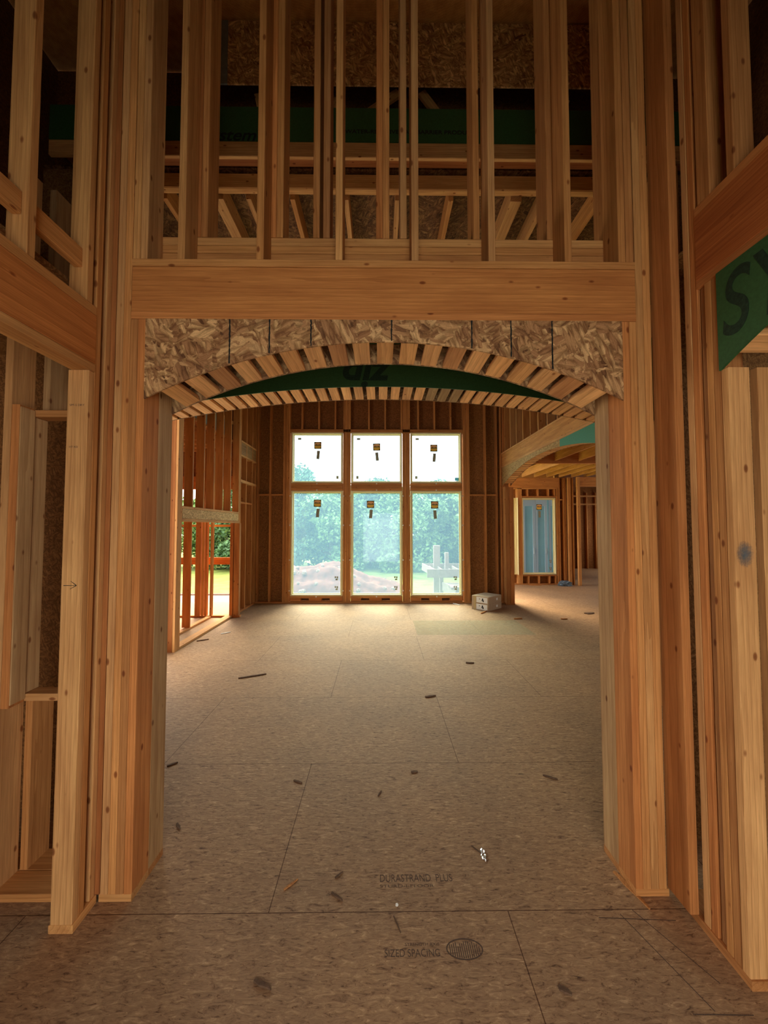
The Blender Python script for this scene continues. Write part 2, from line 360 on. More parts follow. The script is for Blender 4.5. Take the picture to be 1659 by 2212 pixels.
# pale green-grey chalky stain on the far floor panel
M_STAIN = flat('chalky_green_stain', (0.40, 0.36, 0.22), 0.85, 0.25, 12)
M_STAIN.node_tree.nodes['Principled BSDF'].inputs['Alpha'].default_value = 0.35
bm = bmesh.new(); bmesh.ops.create_grid(bm, x_segments=24, y_segments=8, size=0.5)
for v in bm.verts: v.co = Vector((v.co.x*80*S*(1+0.02*random.random()), v.co.y*40*S*(1+0.03*random.random()), 0))
link('stain', bm, M_STAIN, fl, loc=(66, 284.3, 0.02))
# stamps printed on the subfloor
text('stamp', 'DURASTRAND  PLUS', 2.4, (7.5, 83.0, 0.02), (0, 0, 0), M_FADED, fl, 0.005, width=15)
text('stamp', 'STURD-I-FLOOR', 0.9, (5.5, 81.3, 0.02), (0, 0, 0), M_FADED, fl, 0.005, width=11)
text('stamp', 'SIZED SPACING', 1.7, (5.6, 68.9, 0.02), (0, 0, 0), M_FADED, fl, 0.005, width=9.5)
text('stamp', 'STRENGTH AXIS', 0.7, (7.4, 70.3, 0.02), (0, 0, 0), M_FADED, fl, 0.005, width=6)
def ring(bm, cx, cy, rx, ry, t, z0, z1, n=48):
    r = [[], [], [], []]
    for i in range(n):
        a = 2*PI*i/n
        for k, (rr, z) in enumerate(((0, z0), (t, z0), (t, z1), (0, z1))):
            r[k].append(bm.verts.new(((cx+(rx-rr)*math.cos(a))*S, (cy+(ry-rr)*math.sin(a))*S, z*S)))
    for i in range(n):
        j = (i+1) % n
        for k in range(4): bm.faces.new((r[k][i], r[k][j], r[(k+1) % 4][j], r[(k+1) % 4][i]))
bm = bmesh.new(); ring(bm, 0, 0, 3.2, 1.75, 0.22, 0, 0.01)
for i in range(-7, 8):
    h = 1.45*math.sqrt(max(0, 1-(i/8.5)**2)); bxm(bm, (i*0.36-0.08, i*0.36+0.08), (-h, h*random.uniform(0.2, 1)), (0, 0.01))
link('stamp', bm, M_FADED, fl, loc=(14.7, 69.5, 0.02))
# chalk lines
for a, b_ in (((45.4, 75.2), (50.6, 60.5)), ((48.2, 76), (54.5, 64.0)), ((41, 74.6), (55, 73.9)), ((47, 60.2), (56, 60.0))):
    d = Vector(b_)-Vector(a); bm = bmesh.new(); bxm(bm, (0, d.length), (-0.07, 0.07), (0, 0.012))
    link('chalk_line', bm, M_FADED, fl, loc=(a[0], a[1], 0.015), rot=(0, 0, math.atan2(d.y, d.x)))

# outside ground
bm = bmesh.new(); bmesh.ops.create_grid(bm, x_segments=60, y_segments=60, size=0.5)
for v in bm.verts:
    x, y = v.co.x*5200, v.co.y*4200+1900
    v.co = Vector((x*S, y*S, (-30+6*math.sin(x*0.004)*math.cos(y*0.005)+random.uniform(-1.5, 1.5) + max(0, (-x-150)*0.01))*S))
gr = tag(link('lawn', bm, M_GRASS, smooth=True), 'sunlit green grass lawn around the house, seen through the openings', 'grass', kind='stuff')

# ------------------------------------------------------------------ NEAR WALL with the arch (front layer y 78.5-84, back layer 84-89.5)
YF = (78.5, 84.0); YB = (84.05, 89.5); XL, XR = -48.5, 50.7
def side_word(x): return 'left' if x < 0 else 'right'
# jamb plies, front layer. left: two kings full height, two trimmers to the header
ply = [(-54.6, -53.15, 285, 'p', 'pale outermost full-height stud in the left jamb of the arched opening'),
       (-53.1, -51.65, 285, 'o', 'orange-brown full-height stud, second from the wall corner in the left jamb'),
       (-51.6, -50.1, 116.1, 'b', 'brown rough-barked stud, third from the wall corner in the left jamb'),
       (-50.05, -48.5, 116.1, 'r', 'reddish fir stud lining the front half of the left side of the opening'),
       (50.7, 52.2, 116.1, 'r', 'reddish fir stud lining the front half of the right side of the opening'),
       (52.25, 53.75, 116.1, 'o', 'reddish-brown stud, second from the opening in the right jamb'),
       (53.8, 55.3, 285, 'y', 'pale yellow full-height stud in the right jamb, third from the opening'),
       (55.35, 56.9, 285, 'o', 'tan split full-height stud beside the right corner of the arched wall')]
for x0, x1, zt, t, lab in ply:
    tag(board('jamb_stud', (x0, x1), YF, (1.5, zt), t), lab, 'stud')
tag(board('bottom_plate', (-54.8, -48.5), YF, (0, 1.5), 'y'), 'short bottom plate under the front studs left of the arched opening', 'plate')
tag(board('bottom_plate', (50.7, 57.3), YF, (0, 1.5), 'o'), 'short bottom plate under the front studs right of the arched opening', 'plate')
for x0, x1, t, lab in ((-50.0, -48.5, 'g', 'grey-stained stud lining the back half of the left side of the opening'),
                  (-51.55, -50.05, 'b', 'hidden brown stud behind the grey one on the left side of the opening'),
                  (50.7, 52.2, 'g', 'greyish knotty stud lining the back half of the right side of the opening'),
                  (52.25, 53.75, 'b', 'brown stud behind the grey one on the right side of the opening')):
    tag(board('jamb_stud', (x0, x1), YB, (1.5, 116.1), t), lab, 'stud')
tag(board('bottom_plate', (-54.8, -48.5), YB, (0, 1.5), 'b'), 'bottom plate at the back left foot of the arched opening', 'plate')
tag(board('bottom_plate', (50.7, 57.3), YB, (0, 1.5), 'b'), 'bottom plate at the back right foot of the arched opening', 'plate')
# header
tag(board('header_plate', (-51.5, 53.7), (78.4, 84), (116.2, 117.75), 'r'), 'reddish flat board along the underside of the big header, above the strand board arch', 'plate')
tag(board('header_beam', (-51.5, 53.7), (78.5, 84), (117.8, 127.35), (1.0, 0.78, 0.56, 1)), 'wide knotty orange-brown header beam spanning the arched opening', 'beam')
tag(board('header_plate', (-51.5, 53.7), (78.35, 84), (127.4, 128.95), 'o'), 'flat board lying on top of the big header beam under the upper studs', 'plate')
# back layer header and double plates
tag(board('header_beam', (-53.7, 55.3), YB, (117.8, 134.3), 'b'), 'brown back beam just behind and above the big header', 'beam')
tag(board('header_plate', (-53.7, 55.3), (84.05, 89.5), (134.4, 136.1), 'o'), 'lower of the two boards lying on the back beam behind the upper studs', 'plate')
tag(board('header_plate', (-53.7, 55.3), (84.05, 89.5), (136.2, 138.0), 'y'), 'upper pale board lying on the back beam behind the upper studs', 'plate')
# upper studs in front
xs = [-42.3, -25.9, -9.4, 6.6, 22.8, 39.0]
tt = ['y', 'o', 'y', 'p', 'p', 'o']
for i, x in enumerate(xs):
    tag(board('upper_stud', (x, x+1.5), YF, (129.0, 285), tt[i]),
        f'{ORD[i]} from the left of six upright studs standing on the big header', 'stud', 'front studs above the big header')
for x0, x1, t, lab in ((-51.5, -50.05, 'y', 'stud standing on the left end of the big header, outer of two'),
                       (-50.0, -48.5, 'p', 'stud standing on the left end of the big header, inner of two'),
                       (50.4, 51.9, 'o', 'stud standing on the right end of the big header, inner of two'),
                       (52.0, 53.6, 'b', 'rough split stud standing on the right end of the big header')):
    tag(board('upper_stud', (x0, x1), YF, (129.0, 285), t), lab, 'stud')
# back-layer upper studs
bk = [(-41.7, -40.2), (-40.15, -38.7), (-24.8, -23.35), (-23.3, -21.8), (-15.1, -13.6), (-12.8, -11.3), (-0.9, 0.6), (0.65, 2.1), (4.5, 6.0), (21.0, 22.5), (37.7, 39.2), (51.5, 53.0)]
bt = ['d', 'b', 'r', 'o', 'b', 'm', 'r', 'o', 'p', 'o', 'b', 'b']
btop = [285, 285, 285, 285, 285, 285, 285, 285, 220, 205, 205, 285]
for i, (a, b_) in enumerate(bk):
    tag(board('back_stud', (a, b_), YB, (138.05, btop[i]), bt[i]),
        f'{ORD[i]} from the left of the twelve studs in the back row above the arch', 'stud', 'back studs above the arch')
# arch: strand-board faces front and back, nailing blocks between
AC, AZ, AR = 1.1, 3.8, 107.7
ar = tag(empty('arch_header', (1.1, 84, 116)), 'strand board arch with a ribbed underside of short blocks, nearest the viewer', 'arch')
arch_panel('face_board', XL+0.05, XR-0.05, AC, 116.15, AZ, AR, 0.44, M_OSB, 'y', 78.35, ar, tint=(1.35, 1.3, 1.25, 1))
arch_panel('face_board', XL+0.05, XR-0.05, AC, 116.15, AZ, AR, 0.44, M_OSB, 'y', 89.1, ar)
nailers(ar, AC, AZ, AR, 47.3, 5.12, 3.55, 78.82, 89.05, 'y', ['y', 'l', 'p', 'l', 'y', 'o', 'l', 'p', 'm', 'y'])
for sgn in (-1, 1):      # wider end blocks
    u = 49.4; a = math.asin(47.9*sgn/AR)
# black lumber-crayon layout lines on the face board
for x in (-31.1, -22.9, -14.3, 2.4, 19.1, 27.3, 35.9):
    z0 = AZ+math.sqrt(AR**2-(x-AC)**2)+0.2
    bm = bmesh.new(); z = z0
    while z < 116.0:
        bxm(bm, (x-0.14+random.uniform(-.05, .05), x+0.14+random.uniform(-.05, .05)), (78.30, 78.36), (z, min(z+0.55, 116.1))); z += 0.5
    link('layout_mark', bm, M_INK, ar)

# ------------------------------------------------------------------ near wall continuing left (seen through the left opening)
YN = (78.6, 84.0)
tag(board('bottom_plate', (-150, -59.8), YN, (0, 1.5), 'o'), 'pale bottom plate across the floor inside the left opening', 'plate')
tag(board('bottom_plate', (-150, -59.8), (84.1, 89.6), (0, 1.5), 'o'), 'second bottom plate behind the pale one inside the left opening', 'plate')
tag(board('wall_stud', (-77.0, -75.5), YN, (1.5, 150), 'p'), 'broad pale stud at the left edge of the photo, inside the left opening', 'stud')
nf = tag(empty('niche_frame', (-70, 82, 37)), 'small framed niche of greyish boards between studs, seen through the left opening', 'frame')
board('jamb', (-75.4, -73.8), (78.6, 82.0), (37.0, 98.2), 'r', nf)
board('jamb', (-75.3, -73.8), (82.05, 85.5), (38.6, 96.5), 'g', nf)
board('head', (-73.8, -59.9), (82.05, 85.5), (96.6, 98.1), 'b', nf)
board('sill', (-73.8, -59.9), (82.05, 85.5), (37.0, 38.5), 'l', nf)
board('jamb_facing', (-73.78, -73.5), (78.7, 82.0), (37.6, 97.8), 'g', nf)
tag(board('cripple_stud', (-75.3, -73.8), (84.1, 89.6), (1.5, 36.9), 'o'), 'broad cripple stud under the sill of the small niche', 'stud')
tag(board('cripple_stud', (-75.3, -73.8), (85.6, 91), (98.2, 150), 'g'), 'grey broad stud above the head of the small niche', 'stud')
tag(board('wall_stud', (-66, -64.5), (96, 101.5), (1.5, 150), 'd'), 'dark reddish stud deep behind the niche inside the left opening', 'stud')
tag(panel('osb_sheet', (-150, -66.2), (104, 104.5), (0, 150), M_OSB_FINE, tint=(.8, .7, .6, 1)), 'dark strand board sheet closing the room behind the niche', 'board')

# ------------------------------------------------------------------ LEFT SIDE WALL (inner face x = -55.4)
XW = (-59.2, -55.5)
tag(board('trimmer_stud', (-59.4, -55.5), (72.75, 74.2), (1.5, 103.0), 'l'), 'tall pale knotty stud with a small black arrow, left of the arched opening', 'stud')
ls = [o for o in C.objects if o.name == 'trimmer_stud'][0]
def arrow(parent, x, y, z, L):
    bm = bmesh.new()
    def seg(a, b, t=0.06):
        a = Vector(a); b = Vector(b); d = (b-a); nrm = Vector((-d.y, d.x)).normalized()*t
        q = [a+nrm, b+nrm*0.6, b-nrm*0.6, a-nrm]; f = [bm.verts.new((p.x*S, -0.02*S, p.y*S)) for p in q]; k = [bm.verts.new((p.x*S, 0, p.y*S)) for p in q]
        bm.faces.new(f); bm.faces.new(k[::-1])
        for i in range(4): bm.faces.new((f[i], k[i], k[(i+1) % 4], f[(i+1) % 4]))
    seg((0, 0), (L, 0)); seg((L, 0), (L*0.55, L*0.33)); seg((L, 0), (L*0.5, -L*0.28))
    link('pencil_arrow', bm, M_INK, parent, loc=(x, y, z))
arrow(ls, -58.9, 72.72, 62.2, 2.4)
text('printed_mark', 'SPF-S DRY', 0.55, (-57.5, 72.72, 96.2), (R(90), 0, 0), M_FADED, ls, 0.01, width=2.8)
text('printed_mark', 'HT KD', 0.5, (-57.9, 72.72, 88.2), (R(90), 0, 0), M_FADED, ls, 0.01, width=1.6)
tag(board('king_stud', XW, (74.25, 75.7), (1.5, 285), 'o'), 'full-height stud directly behind the tall pale stud with the arrow', 'stud')
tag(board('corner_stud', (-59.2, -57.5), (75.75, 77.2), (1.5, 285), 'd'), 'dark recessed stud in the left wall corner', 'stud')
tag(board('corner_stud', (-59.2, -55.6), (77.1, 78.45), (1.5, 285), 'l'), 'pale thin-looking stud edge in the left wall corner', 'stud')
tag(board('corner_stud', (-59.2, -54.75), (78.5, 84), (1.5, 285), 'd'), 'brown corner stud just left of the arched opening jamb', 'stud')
tag(board('bottom_plate', (-59.6, -55.2), (72.7, 78.45), (0, 1.5), 'y'), 'stubby bottom plate under the tall pale stud with the arrow', 'plate')
tag(board('header_plate', (-59.0, -55.4), (5, 74.2), (103.1, 104.7), 'y'), 'pale flat board under the left side header', 'plate')
tag(board('header_beam', (-59.0, -55.4), (5, 74.2), (104.75, 114.3), (0.95, 0.66, 0.44, 1)), 'reddish-brown header beam over the left opening', 'beam')
tag(board('header_plate', (-59.0, -55.4), (5, 74.2), (114.35, 116.0), 'o'), 'flat board on top of the left side header', 'plate')
for i, y in enumerate((30.0, 43.5, 59.3, 71.7)):
    tag(board('upper_stud', (-59.0, -55.5), (y, y+1.5), (116.05, 285), 'y'),
        ('pale upright stud on the left header, ' + ('nearest the corner' if i == 3 else ('second from the corner' if i == 2 else 'outside the left edge of the photo'))), 'stud', 'studs above the left header')
for i, (a, b_) in enumerate(((45.1, 59.2), (60.9, 71.6))):
    tag(board('blocking', (-58.0, -56.5), (a, b_), (122.3, 126.0), 'o'), ('short block nailed between the two studs above the left header' if i else 'short block between studs above the left header, at the photo edge'), 'block')

# ------------------------------------------------------------------ RIGHT SIDE WALL (inner face x = 58.8)
XQ = (58.8, 62.4)
tag(board('corner_stud', (57.4, 59.1), (73.4, 79.2), (1.5, 285), (0.78, 0.6, 0.46, 1)), 'broad brown board turned flat at the right wall corner', 'stud')
tag(board('corner_stud', (59.8, 62.4), (72.2, 73.3), (1.5, 285), 'd'), 'dark filler stud for the shaded gap in the right wall corner', 'stud')  # added to fill the gap, dark tint stands for its shade
tag(board('corner_stud', (58.9, 62.4), (70.75, 72.2), (1.5, 285), 'p'), 'thin pale stud edge in the right wall beside the dark gap', 'stud')
tag(board('corner_stud', (58.95, 62.4), (69.25, 70.7), (1.5, 285), 'r'), 'reddish stud beside the pale edge in the right wall', 'stud')
tag(board('king_stud', (59.3, 62.4), (67.6, 68.95), (1.5, 117), 'm'), 'purplish-brown recessed stud in the right side jamb', 'stud')
tag(board('trimmer_stud', XQ, (66.2, 67.55), (1.5, 117), 'o'), 'brown stud in the right side jamb, second from its edge', 'stud')
tag(board('trimmer_stud', XQ, (64.65, 66.15), (1.5, 117), 'b'), 'greyish-brown stud in the right side jamb behind the bright face', 'stud')
tag(board('trimmer_stud', (58.7, 62.3), (63.2, 64.6), (1.5, 100.0), 'l'), 'bright pale stud with a blue-grey stain at the right edge', 'stud')
tag(board('trimmer_stud', (63.6, 67.2), (63.2, 64.6), (1.5, 100.0), 'l'), 'pale stud at the extreme right edge of the photo', 'stud')
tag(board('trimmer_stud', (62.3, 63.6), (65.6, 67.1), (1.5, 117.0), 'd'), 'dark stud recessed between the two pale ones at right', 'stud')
tag(board('bottom_plate', (58.6, 67.2), (62.9, 78.4), (0, 1.5), 'b'), 'bottom plate at the foot of the right side wall', 'plate')
# the grey-blue stain on the bright stud
rs = [o for o in C.objects if o.get('label', '').startswith('bright pale stud')][0]
m_st, n_, l_, b_s = newmat('blue_grey_stain')
tcx = n_.new('ShaderNodeTexCoord'); fx = noise(n_, l_, tcx.outputs['Object'], 90, 4, 0.7)
gx = n_.new('ShaderNodeTexGradient'); gx.gradient_type = 'SPHERICAL'; l_.new(mapping(n_, l_, tcx.outputs['Object'], (20, 20, 13)), gx.inputs['Vector'])
mm_ = n_.new('ShaderNodeMath'); mm_.operation = 'MULTIPLY'; l_.new(fx, mm_.inputs[0]); l_.new(gx.outputs['Fac'], mm_.inputs[1])
rr_ = ramp(n_, [(0.12, (0, 0, 0)), (0.55, (0.75, 0.75, 0.75))]); l_.new(mm_.outputs[0], rr_.inputs['Fac']); l_.new(rr_.outputs[0], b_s.inputs['Alpha'])
b_s.inputs['Base Color'].default_value = (0.16, 0.17, 0.17, 1)
bm = bmesh.new(); bxm(bm, (-1.5, 1.7), (-0.02, 0), (-2.2, 2.2)); link('stain', bm, m_st, rs, loc=(60.3, 63.17, 68.6))
# beam and green arch over the right opening
tag(board('header_plate', (58.8, 62.4), (5, 69.2), (117.1, 118.7), 'r'), 'flat board under the right side header, above the green sheathing', 'plate')
tag(board('header_beam', (58.8, 62.4), (5, 69.2), (118.75, 131.0), (0.72, 0.42, 0.28, 1)), 'dark reddish header beam over the right opening', 'beam')
tag(board('header_plate', (58.8, 62.4), (5, 69.2), (131.05, 132.6), 'r'), 'flat board on top of the dark right side header', 'plate')
for y, t in ((61.0, 'b'), (45, 'b'), (29, 'b')):
    tag(board('upper_stud', (58.9, 62.4), (y, y+1.5), (132.65, 285), t), 'upright brown stud on the right header, ' + ('nearest the corner' if y > 60 else ('second from the corner' if y > 40 else 'third from the corner')), 'stud', 'studs above the right header')
tag(board('upper_stud', (58.9, 62.4), (65.8, 68.6), (132.65, 285), 'b'), 'doubled dark stud at the corner end of the right header', 'stud')
RC, RZ = 15.0, 4.3
ra_ = tag(empty('arch_header', (60, 15, 117)), 'green-faced arch over the right opening with large faded lettering', 'arch')
arch_panel('sheathing', -34.2, 64.6, RC, 117.05, RZ, AR, 0.44, M_GREEN, 'x', 58.35, ra_)
arch_panel('sheathing', -34.2, 64.6, RC, 117.05, RZ, AR, 0.44, M_OSB, 'x', 68.0, ra_)
nailers(ra_, RC, RZ, AR, 47.5, 5.12, 3.55, 58.85, 67.95, 'x', ['l', 'y', 'p'])
tx = text('lettering', 'SYSTEM', 15, (58.32, 45, 109.6), (R(90), 0, R(-90)), M_LETTER, ra_, 0.02, width=38, bold=0.12, shear=0.15)

# ------------------------------------------------------------------ SECOND ARCH (hall to great room), y 152-168
A2C, A2Z, A2R = 1.3, 129.4-450, 450.0
a2 = tag(empty('arch_header', (1, 160, 150)), 'wide green-faced arch with a ribbed pale underside, beyond the nearest arch', 'arch')
arch_panel('sheathing', -113, 115.6, A2C, 150, A2Z, A2R, 0.44, M_GREEN, 'y', 151.9, a2)
arch_panel('face_board', -113, 115.6, A2C, 150, A2Z, A2R, 0.44, M_OSB, 'y', 167.6, a2)
nailers(a2, A2C, A2Z, A2R, 112.5, 5.12, 3.55, 152.4, 167.55, 'y', ['l', 'y', 'l', 'l', 'y', 'p', 'l'])
for o in a2.children:
    if o.name.startswith('nailing_block') and 18 < o.location.x/S < 36: o.color = (0.62, 0.74, 0.86, 1)
text('lettering', 'zip', 15, (-5.0, 151.85, 134.5), (R(90), R(180), 0), M_LETTER, a2, 0.02, width=20, bold=0.45, shear=0.2)
text('lettering', 'SHEATHING MUST BE INSTALLED', 1.4, (38, 151.85, 136.2), (R(90), R(180), 0), M_LETTER, a2, 0.02, width=24)
board('beam', (-113, 115.6), (152.4, 157.8), (143.0, 150), 'b', a2)
board('beam', (-113, 115.6), (162.0, 167.5), (143.0, 150), 'b', a2)
for s, lab in ((-1, 'left'), (1, 'right')):
    x = (-121, -113.1) if s < 0 else (115.7, 123)
    p_ = tag(board('arch_post', x, (152, 168), (0, 222.5), 'o'), f'built-up post carrying the {lab} end of the wide second arch', 'post')
# beams and green band high above it
tag(board('ceiling_beam', (-135, 135), (152.0, 153.6), (224.8, 231.2), 'l', ch=0.2), 'pale upper beam directly below the high green sheathing', 'beam')
tag(board('ceiling_beam', (-135, 135), (166.5, 170.0), (224.5, 231.5), 'y', ch=0.4), 'pale lower beam parallel behind the one below the green sheathing', 'beam')
gb = tag(panel('green_sheathing', (-135, 135), (151.9, 152.4), (231.3, 245.8), M_GREEN, tint=(1, 1, 1, 1)), 'high horizontal band of green sheathing seen between the upper studs', 'board')
text('lettering', 'WATER-RESISTIVE   AIR BARRIER PRODUCT', 2.3, (12.5, 151.87, 235.6), (R(90), 0, 0), M_INK, gb, 0.02, width=54, bold=0.06)
text('lettering', 'system', 7.0, (-62, 151.87, 233.4), (R(90), 0, 0), M_INK, gb, 0.02, width=22, bold=0.1, shear=0.3)
tag(board('ceiling_beam', (-135, 135), (158, 164), (232, 245.5), 'd'), 'dark beam hidden behind the high green band', 'beam')
ob = tag(panel('osb_sheet', (-63, 92), (152.0, 152.6), (255.8, 283.4), M_OSB, tint=(1.6, 1.5, 1.3, 1)), 'large strand board sheet high up behind the upper studs', 'board')
tag(panel('grey_sheet', (-75, -63.1), (152.0, 152.6), (255.8, 283.4), M_GREYBOARD), 'small grey-blue sheet left of the high strand board', 'board')
for i, (a, b_) in enumerate((((-82, 158, 258), (-76, 158, 244)), ((-52, 158, 258), (-49, 158, 244)), ((-18, 158, 256), (-24, 158, 245)), ((8, 160, 262), (-18, 160, 243)), ((18, 160, 262), (32, 160, 243)), ((80, 158, 257), (74, 158, 244)))):
    tag(stick('truss_web', a, b_, 1.5, 3.5, 'p' if i != 3 else 'o'), f'{ORD[i]} slanting brace from the left in the slot above the high green band', 'brace', 'braces above the green band')

# ------------------------------------------------------------------ GREAT ROOM ceiling joists and roof
for i, x in enumerate((-98, -74, -60, -40, -15.5, 8, 32.5, 62.5, 76, 101)):
    w = 5.0 if i in (1, 7) else 2.2
    tag(board('ceiling_joist', (x-w/2, x+w/2), (170.2, 375.5), (222.6, 231.8), 'p' if i % 3 else 'o'),
        f'{ORD[i]} from the left of ten joists under the dark great room ceiling', 'joist', 'great room ceiling joists')
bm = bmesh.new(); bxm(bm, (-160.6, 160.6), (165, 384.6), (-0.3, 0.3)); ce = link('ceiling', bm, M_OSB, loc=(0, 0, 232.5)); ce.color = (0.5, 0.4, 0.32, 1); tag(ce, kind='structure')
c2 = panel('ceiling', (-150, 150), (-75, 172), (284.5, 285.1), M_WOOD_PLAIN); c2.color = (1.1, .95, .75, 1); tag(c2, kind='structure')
# side closures of foyer and hall above the side rooms
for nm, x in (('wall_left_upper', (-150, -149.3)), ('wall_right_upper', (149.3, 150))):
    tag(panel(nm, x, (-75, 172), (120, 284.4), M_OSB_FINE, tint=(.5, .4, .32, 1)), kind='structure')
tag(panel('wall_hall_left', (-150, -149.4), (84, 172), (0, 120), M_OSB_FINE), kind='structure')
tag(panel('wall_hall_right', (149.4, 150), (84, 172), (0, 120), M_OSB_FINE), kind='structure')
# hall/great room front wall beside the arch
tag(panel('wall_front_left', (-150, -121.1), (166, 166.6), (0, 232), M_OSB_FINE), kind='structure')
tag(panel('wall_front_right', (123.1, 150), (166, 166.6), (0, 232), M_OSB_FINE), kind='structure')
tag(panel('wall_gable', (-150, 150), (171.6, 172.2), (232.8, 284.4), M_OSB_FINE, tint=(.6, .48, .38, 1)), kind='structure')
tag(panel('closure_upper_left', (-160, -159.4), (166, 384), (147, 232), M_OSB_FINE, tint=(.5, .38, .3, 1)), kind='structure')  # these dark upper panels are added to stop daylight leaking in
tag(panel('closure_upper_right', (160, 160.6), (166, 384), (149.7, 232), M_OSB_FINE, tint=(.6, .46, .34, 1)), kind='structure')  # added backing, dark tint stands for the dimness behind the studs
tag(panel('closure_upper_back', (-160, -126.4), (384, 384.6), (147, 232), M_OSB_FINE, tint=(.5, .38, .3, 1)), kind='structure')
tag(panel('closure_upper_back', (127.5, 160), (384, 384.6), (149.7, 232), M_OSB_FINE, tint=(.5, .38, .3, 1)), kind='structure')
for i, y in enumerate((352, 330, 306, 284, 262, 240)):
    tag(stick('roof_brace', (136, y, 150), (136, y-14, 200), 1.5, 3.5, 'y'), f'{ORD[i]} slanting roof brace from the far end, behind the upper studs of the right wall', 'brace', 'braces behind the right wall studs')
# back wall behind the camera with the assumed entrance doorway, side rooms
bm = bmesh.new()
bxm(bm, (-230, -36), (-72, -71), (0, 284.4)); bxm(bm, (40, 235), (-72, -71), (0, 284.4)); bxm(bm, (-36, 40), (-72, -71), (104, 284.4))
tag(link('wall_entrance', bm, M_OSB_FINE), kind='structure')
tag(panel('wall_left_room', (-230, -229.4), (-72, 104), (0, 120), M_OSB_FINE), kind='structure')
tag(panel('wall_right_room', (234.4, 235), (-72, 84), (0, 120), M_OSB_FINE), kind='structure')
tag(panel('ceiling_left_room', (-230, -59.5), (-72, 104), (120, 120.6), M_OSB_FINE), kind='structure')
tag(panel('ceiling_right_room', (68.5, 235), (-72, 104), (135, 135.6), M_OSB_FINE), kind='structure')
tag(panel('wall_right_back', (68, 235), (92, 92.6), (0, 135), M_OSB_FINE), kind='structure')

# ------------------------------------------------------------------ WINDOW WALL, y 372-378
wb = tag(empty('wall_back', (0, 376, 0)), kind='structure')
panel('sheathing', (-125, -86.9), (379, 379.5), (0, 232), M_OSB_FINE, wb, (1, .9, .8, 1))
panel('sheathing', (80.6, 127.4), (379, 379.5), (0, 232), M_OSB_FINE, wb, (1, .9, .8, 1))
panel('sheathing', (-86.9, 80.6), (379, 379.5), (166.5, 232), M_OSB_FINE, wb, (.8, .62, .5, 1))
YW = (373.6, 378.9)
board('bottom_plate', (-122, 122), YW, (0, 1.5), 'o', wb)
board('top_plate', (-122, 122), YW, (219.5, 222.4), 'o', wb)
for x, t in ((-121.6, 'o'), (-119.6, 'b'), (-107.6, 'o'), (-94.2, 'o'), (-92.6, 'b'), (-91.0, 'o'), (-89.3, 'o'), (81.4, 'o'), (83.0, 'b'), (84.6, 'o'), (86.1, 'o'), (102.5, 'o'), (113.5, 'b'), (117.5, 'o')):
    board('stud', (x, x+1.5), YW, (1.5, 219.4), t, wb)
for a, b_ in ((-118, -107.7), (-106, -94.3), (87.7, 102.4), (104.1, 113.4)):
    board('blocking', (a, b_), (374.5, 378.8), (104.0, 105.5), 'o', wb)
for x in (-76.2, -59.8, -43.8, -10.9, 5.1, 21.1, 37.5, 53.5, 69.5):
    board('stud', (x-.75, x+.75), YW, (169.2, 219.4), 'o', wb)
WX = [(-86.5, -36.3), (-28.3, 21.7), (29.8, 79.9)]
board('header', (-87.7, 81.3), YW, (166.2, 169.1), 'b', wb)
for a, b_ in ((-35.9, -28.7), (22.1, 29.4)):
    n = 4
    for k in range(n):
        x = a+(b_-a)*k/n; board('stud', (x, x+(b_-a)/n-0.08), YW, (1.5, 219.4), 'o' if k % 2 else 'b', wb)
for a, b_ in WX:
    for k in range(3): board('crossbar', (a, b_), (373.7, 378.8), (108.9+k*2.45, 111.2+k*2.45), 'b' if k == 1 else 'o', wb)
    board('sill_plate', (a, b_), (373.7, 378.8), (4.9, 6.8), 'o', wb)
    board('sill_plate', (a, b_), (374.2, 378.8), (1.6, 2.2), 'b', wb)
    L = b_-a
    for f0, f1 in ((0, 0.2), (0.36, 0.6), (0.76, 1.0)): board('sill_block', (a+L*f0, a+L*f1), (374.0, 378.8), (2.3, 4.8), 'r', wb)
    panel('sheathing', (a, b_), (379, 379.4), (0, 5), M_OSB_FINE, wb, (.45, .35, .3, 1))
wn = 0
def sticker(par, x, z, y, w=7.2, tilt=0.0):
    """square glazing sticker: dark field, oval with peach top and yellow bottom, a dark ridge line between"""
    r0 = (R(90), tilt, 0)
    bm = bmesh.new(); bxm(bm, (-w/2, w/2), (-w/2, w/2), (0, 0.03)); par = link('sticker', bm, M_OLIVE, par, loc=(x, y, z), rot=r0)
    for up, mat in ((1, M_ORANGE), (-1, M_YELLOW)):
        bm = bmesh.new(); n = 20; c0 = bm.verts.new((0, up*0.3*S, 0.05*S)); vs_ = []
        for i in range(n+1):
            a = PI*i/n; sx = math.copysign(abs(math.cos(a))**0.7, math.cos(a)); sy = math.sin(a)**0.7
            vs_.append(bm.verts.new((sx*w*0.46*S, up*(0.3+sy*w*0.38)*S, 0.05*S)))
        for i in range(n): bm.faces.new((c0, vs_[i], vs_[i+1]) if up > 0 else (c0, vs_[i+1], vs_[i]))
        link('sticker_oval', bm, mat, par, loc=(x, y, z), rot=r0)
    bm = bmesh.new()
    for cx, s_ in ((-0.22, 1), (0.02, 0.7), (0.26, 0.95)):
        vv = [bm.verts.new((q[0]*w*S, q[1]*w*S, 0.07*S)) for q in ((cx-0.14*s_, 0.02), (cx+0.02, 0.02+0.17*s_), (cx+0.15*s_, 0.02))]
        bm.faces.new(vv[::-1])
    link('sticker_ridges', bm, M_OLIVE, par, loc=(x, y, z), rot=r0)
